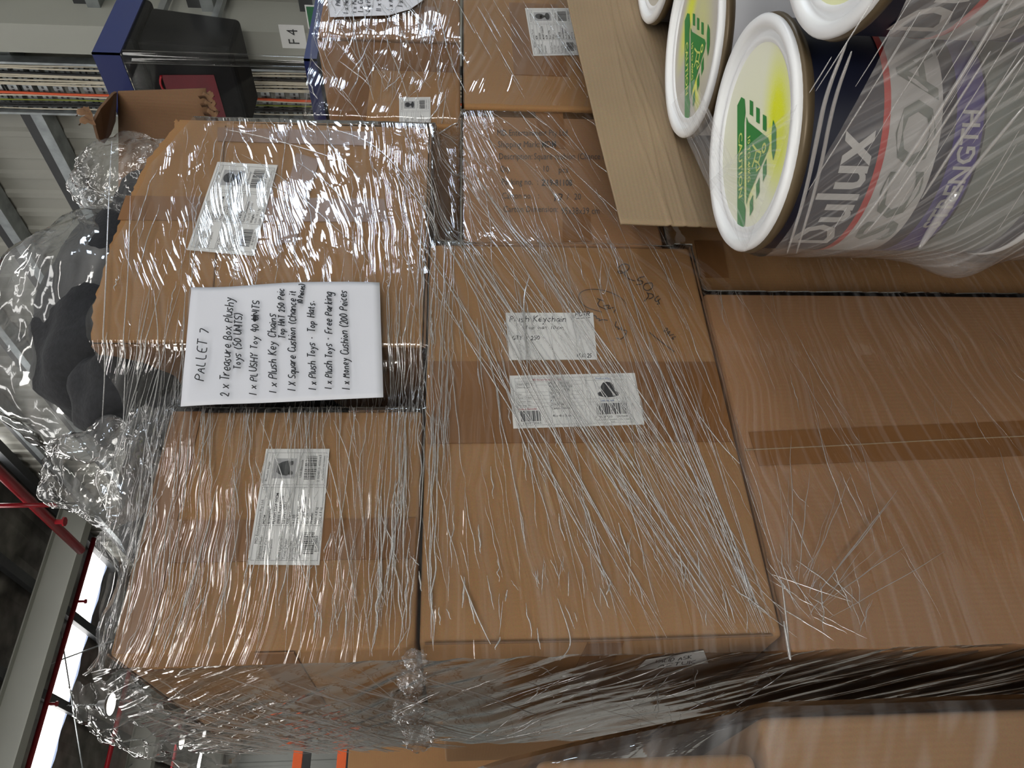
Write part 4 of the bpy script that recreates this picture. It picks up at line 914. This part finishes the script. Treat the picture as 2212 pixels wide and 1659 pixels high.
# creases: fine strands of film standing proud of the sheet
def strand(mb, pts, r, off=.0016):
    n = len(pts); mb.tube(pts, [r*math.sin(PI*(i+.35)/(n-.3))**.6 for i in range(n)], 5, False)
def fline(mb, x0, z0, x1, z1, r, wob=.004, n=16, sag=0.0):
    sd = random.random()*100; pts = []
    for i in range(n):
        t = i/(n-1); x = x0+(x1-x0)*t; z = z0+(z1-z0)*t+wob*noise.noise((t*4, sd, 0))+sag*math.sin(t*PI)
        if not (XA < x < XB) or z > ztop(x)-.004: continue
        pts.append((x, fdepth(x, z)-.0035+.001*noise.noise((t*9, sd, 4)), z))
    if len(pts) > 2: strand(mb, pts, r)
R_ = random.uniform
def rad(): return .00035+.0008*random.random()**2.5
cr = MB()
for i in range(170):   # upper left carton: level strands
    z = R_(1.615, 2.0); x = R_(.20, .60); L_ = R_(.05, .30); fline(cr, max(x, .268), z, min(x+L_, .72), z+R_(-.02, .035), rad())
for i in range(130):   # ripped carton: slanting and level strands
    z = R_(1.61, 2.12); x = R_(.76, 1.3); L_ = R_(.03, .22); k = R_(-.05, .22) if random.random() < .8 else R_(.3, .7); fline(cr, x, z, x+L_, z+k*L_, rad(), .006)
for i in range(90):    # gap between upper cartons
    z = R_(1.62, 2.08); x = R_(.5, .7); fline(cr, x, z, x+R_(.12, .3), z+R_(-.01, .04), rad()*1.1)
for i in range(200):   # middle carton
    z = R_(1.12, 1.59); x = R_(.28, .95); L_ = R_(.03, .3); k = R_(.0, .22)+.25*max(0, (1.5-z)); fline(cr, x, z, x+L_, z+k*L_, rad())
for i in range(34):    # diagonal fan across the middle carton
    a = random.random(); fline(cr, R_(1.0, 1.38), 1.52+.16*a+R_(-.02, .02), R_(.28, .36), 1.13+.20*a**2+R_(-.01, .01), rad()*1.3, .005, 30, R_(-.02, .01))
for i in range(26):
    a = random.random(); x0 = R_(.6, 1.0); fline(cr, x0, 1.15+.45*a*x0, .285, 1.125+.08*a, rad()*1.2, .004, 20)
for i in range(110):   # bunched strands along the joint between the layers
    z = R_(1.555, 1.665); x = R_(.27, .85); fline(cr, x, z, x+R_(.05, .3), z+R_(-.012, .012), rad()*1.3, .006)
for i in range(70):   # carton printed on the board
    z = R_(1.14, 1.6); x = R_(.98, 1.36); L_ = R_(.03, .25); k = R_(.1, .9); fline(cr, x, z, x+L_, z+k*L_, rad(), .005)
for i in range(26):    # big bottom carton: sparse, fanning from its top left corner
    a = R_(-1.2, .1); L_ = R_(.05, .3); x0, z0 = .275+R_(0, .05), 1.10; fline(cr, x0+.05*math.cos(a), z0+.05*math.sin(a), x0+L_*math.cos(a), z0+L_*math.sin(a), rad()*.9)
for i in range(45):
    z = R_(.5, 1.1); x = R_(.28, .85); fline(cr, x, z, x+R_(.03, .2), z+R_(-.02, .04), rad()*.7)
for i in range(110):   # short glints near the left edge
    z = R_(1.13, 1.97); x = R_(.268, .42); fline(cr, x, z, x+R_(.012, .05), z+R_(-.008, .012), rad()*1.5, .002, 8)
for i in range(24):
    x = R_(.27, .33); z = R_(1.0, 1.13); fline(cr, x, z, x+R_(.02, .1), z+R_(-.03, .12), rad()*1.3)
co = cr.build('strands', 'crease', fl, True); co['kind'] = 'stuff'
# stout folds
fo = MB()
def pfold(pts, r, y=None):
    P = chaikin([np.array(p, float) for p in pts], 3); Q_ = []
    for u, v in P:
        p = onY(u, v, .985 if y is None else y); Q_.append((p.x, fdepth(p.x, p.z)-.004 if y is None else y, p.z))
    fo = MB(); strand(fo, Q_, r*.6); fo.build('fold', 'crease', fl, True)
for pts, r in (([(484, 276), (560, 290), (700, 330), (745, 350)], .0016), ([(700, 270), (800, 300), (880, 380), (930, 470), (960, 540)], .0016), ([(640, 345), (720, 400), (770, 470), (810, 600)], .0016), ([(520, 330), (600, 370), (680, 450), (760, 520)], .0013),
               ([(505, 310), (512, 345), (560, 385), (650, 430)], .0013), ([(930, 250), (985, 215), (1000, 235)], .003), ([(810, 490), (850, 580), (830, 650), (850, 800)], .0014), ([(850, 520), (905, 600), (880, 760), (895, 900)], .0016),
               ([(995, 1240), (1010, 1280), (1035, 1340), (1060, 1390)], .0022), ([(1205, 1290), (1230, 1360), (1235, 1395), (1210, 1425)], .0018), ([(1470, 1110), (1500, 1150), (1530, 1200)], .0022), ([(1500, 880), (1560, 960), (1600, 1000)], .0018),
               ([(1695, 1340), (1705, 1400), (1710, 1425)], .004), ([(1690, 1250), (1700, 1330), (1706, 1390)], .0025), ([(1145, 590), (1130, 640), (1135, 720), (1140, 800)], .0028), ([(1300, 560), (1295, 620), (1308, 640), (1320, 560)], .0012),
               ([(300, 900), (330, 1000), (322, 1150), (330, 1300)], .0018), ([(560, 900), (620, 1050), (640, 1200), (690, 1330)], .0016), ([(690, 930), (730, 1060), (750, 1200), (770, 1300)], .0016), ([(720, 905), (760, 1000), (765, 1100)], .0014),
               ([(425, 620), (420, 800), (410, 900), (395, 1100)], .0018), ([(330, 620), (345, 760), (300, 960), (290, 1200)], .0020), ([(280, 420), (275, 600), (262, 760), (255, 960)], .0018), ([(240, 300), (232, 450), (226, 640), (210, 900)], .0022)):
    pfold(pts, r)
# strands on the left side
cr = MB()
def sline(y0, z0, y1, z1, r):
    sd = random.random()*50; pts = []
    for i in range(14):
        t = i/13; y = y0+(y1-y0)*t; z = z0+(z1-z0)*t+.006*noise.noise((t*3, sd, 0))
        if .99 < y < 1.59 and .3 < z < 2.0: pts.append((sx(y, z)-.007, y, z))
    if len(pts) > 2: strand(cr, pts, r)
for i in range(150): z = R_(1.62, 2.0); y = R_(.99, 1.5); L_ = R_(.05, .3); sline(y, z, y+L_, z-L_*R_(.15, .9), rad()*1.5)
for i in range(70): z = R_(1.1, 1.6); y = R_(.99, 1.4); L_ = R_(.04, .2); sline(y, z, y+L_, z+L_*R_(-.9, .9), rad())
co = cr.build('side_strands', 'crease', fl, True); co['kind'] = 'stuff'

# -- film of the neighbouring stack on the right
f2 = thing('stretch_film', 'clear stretch film on the neighbouring stack under the blue rimmed case', 'plastic film', (1.8, 1.2, 1.0))
def rpath(s):
    pts = [(1.40, 1.10), (1.41, 1.03), (1.648, .990), (1.75, .986), (2.25, .986)]; cum = [0, .07, .31, .41, .91]
    L_ = s*.91
    for i in range(4):
        if L_ <= cum[i+1]: t = (L_-cum[i])/(cum[i+1]-cum[i]); return pts[i][0]+(pts[i+1][0]-pts[i][0])*t, pts[i][1]+(pts[i+1][1]-pts[i][1])*t
    return pts[-1]
def rf(s, t):
    x, y = rpath(s); z = 1.54+.335*t; return (x, y-.004+.004*noise.noise((s*12, z*20, 2)), z)
b = MB(); b.grid(rf, 120, 60, lambda s, t: (s*.9, t*.33+s*.15)); b.build('upper_sheet', 'film_main', f2, True)
def rf2(s, t):
    x = 1.412+.75*s; z = 1.0+.535*t; return (x, .990+.003*noise.noise((x*12, z*20, 2)), z)
b = MB(); b.grid(rf2, 60, 50, lambda s, t: (s*.75, t*.5+s*.2)); b.build('lower_sheet', 'film_main', f2, True)
cr = MB()
for i in range(110):
    s0 = R_(0, .5); L_ = R_(.05, .3); z0 = R_(1.55, 1.86); dz = R_(-.06, .10); sd = R_(0, 9); pts = []
    for k in range(10):
        t = k/9; x, y = rpath(min(1, s0+L_*t)); pts.append((x, y-.010, min(1.87, max(1.54, z0+dz*t+.006*noise.noise((t*3, sd, 0))))))
    strand(cr, pts, rad()*1.3)
for i in range(40):
    x = R_(1.42, 1.7); z = R_(1.2, 1.53); L_ = R_(.03, .2); strand(cr, [(x+L_*t, .984, z+L_*R_(.3, .32)*t) for t in np.linspace(0, 1, 6)], rad())
co = cr.build('strands', 'crease', f2, True); co['kind'] = 'stuff'
# -- film of the near left stack
f3 = thing('stretch_film', 'hazy stretch film over the near left stack beside the dark gap', 'plastic film', (0, .92, .2))
rx = ip([.3, 1.19, 1.215, 1.28, 1.40, 1.50, 1.56], [.182, .182, .178, .168, .150, .132, .115])
def lf(s, t):
    z = .3+1.25*t; x = -.3+(rx(z)+.3)*s; return (x, .915+.05*max(0, s-.97)*30*.3+.004*noise.noise((x*20, z*20, 1)), z)
b = MB(); b.grid(lf, 160, 90, lambda s, t: (s*.5, t*1.2+s*.3)); 
b.build('front_sheet', 'film_loose', f3, True)
def lf2(s, t):
    z = .3+1.25*t; return (rx(z)+.003, .918+.5*s, z)
b = MB(); b.grid(lf2, 30, 90, lambda s, t: (s*.5, t*1.2)); b.build('side_sheet', 'film_side', f3, True)
# -- cloudy film round the paint cans
f4 = thing('stretch_film', 'cloudy stretch film wrapped round the paint cans', 'plastic film', (.82, .45, .4))
def cpath(s):
    R2 = CR+.005; n1, n2 = (.82, .615), (.81, .30)
    L1 = 1.75*R2; L2 = .3187; L3 = 2.0*R2; L_ = s*(L1+L2+L3); off = PI+.063
    if L_ < L1: a = off-1.75+L_/R2; return n1[0]+R2*math.cos(a), n1[1]+R2*math.sin(a)
    if L_ < L1+L2:
        t = (L_-L1)/L2; return n1[0]+R2*math.cos(off)+(n2[0]-n1[0])*t, n1[1]+R2*math.sin(off)+(n2[1]-n1[1])*t
    a = off+(L_-L1-L2)/R2; return n2[0]+R2*math.cos(a), n2[1]+R2*math.sin(a)
CL = 3.75*(CR+.005)+.3187
def cf(s, t):
    x, y = cpath(s); zt = LZ-.026+.006*noise.noise((s*9, 0, 0)); z = .62+(zt-.62)*t
    g = noise.noise(Vector((s*CL*8+z*6, (z+s*CL*.9)*30, 0)))
    bul = .03*math.exp(-((z-.88)/.05)**2)*math.exp(-((s-.20)/.07)**2)
    k = 1+(.004*g+bul)/CR*1.0
    return (x-.0025*g-bul*.7, y+bul*.7, z)
b = MB(); b.grid(cf, 200, 120, lambda s, t: (s*CL*.72-.5*t*.7, s*CL*.62+.5*t*.9)); b.build('side_sheet', 'film_cloudy', f4, True)
fo = MB()
def cfold(pts, r, cyl_r=CR+.010):
    P = chaikin([np.array(p, float) for p in pts], 3); Q_ = []
    for u, v in P:
        best = None
        r_ = ray(u, v)
        for (a, c) in ((.82, .615), (.81, .30)):
            A = r_.x**2+r_.y**2; B_ = -2*(r_.x*a+r_.y*c); C_ = a*a+c*c-cyl_r**2; dd = B_*B_-4*A*C_
            if dd >= 0:
                t = (-B_-math.sqrt(dd))/(2*A); best = t if best is None else min(best, t)
        tx = (.655)/r_.x; yy_ = r_.y*tx
        if .28 < yy_ < .62: best = tx if best is None else min(best, tx)
        if best is not None: Q_.append(CPOS+r_*best)
    if len(Q_) > 2: fo = MB(); strand(fo, Q_, r*.55); fo.build('fold', 'crease_white', f4, True)
cfold([(1846, 500), (1900, 430), (1990, 300), (2080, 160), (2140, 60), (2180, -10)], .0042); cfold([(1870, 505), (1940, 420), (2030, 280), (2140, 110)], .003)
cfold([(1700, 548), (1740, 420), (1765, 300), (1785, 200), (1830, 90)], .0045); cfold([(1720, 548), (1770, 380), (1800, 220), (1840, 110)], .004)
cfold([(1990, 430), (2080, 290), (2212, 120)], .0035); cfold([(2040, 440), (2120, 340), (2212, 230)], .004)
for i in range(26):
    u = R_(1740, 2200); v = R_(120, 540); L_ = R_(60, 320); cfold([(u, v), (u+L_*.32, v-L_*.5), (u+L_*.62, v-L_)], R_(.0006, .0014))
b = MB(); P0, P1 = onX(2066, 414, .655), onX(1984, 541, .66); P0 = oncyl(2066, 414, .82, .615, CR+.018); P1 = oncyl(1986, 536, .82, .615, CR+.018)
b.tube([P0.lerp(P1, t) for t in np.linspace(0, 1, 8)], [.005, .0058, .006, .0055, .005, .0045, .0035, .002], 10); b.build('rolled_edge', 'crease_white', f4, True)
# film drawn over the near lid and down to the cardboard
def over(pts_px, z, nm, mat='film_lid'):
    P = [onZ(u, v, z) for u, v in pts_px]; b = MB(); fq = quad_fn(*P, 1, 1, (0, 0, 1))
    b.grid(lambda s, t: fq(s, t)+Vector((0, 0, .0015*noise.noise((s*4, t*40, 1)))), 40, 60, lambda s, t: (s*.35, t*.25+.01)); b.build(nm, mat, f4, True)
over(((1610, 545), (1529, 395), (1590, 335), (1722, 225)), LZ+.003, 'lid_sheet'); over(((1535, 415), (1450, 225), (1500, 170), (1585, 350)), LZ+.004, 'lid_sheet')
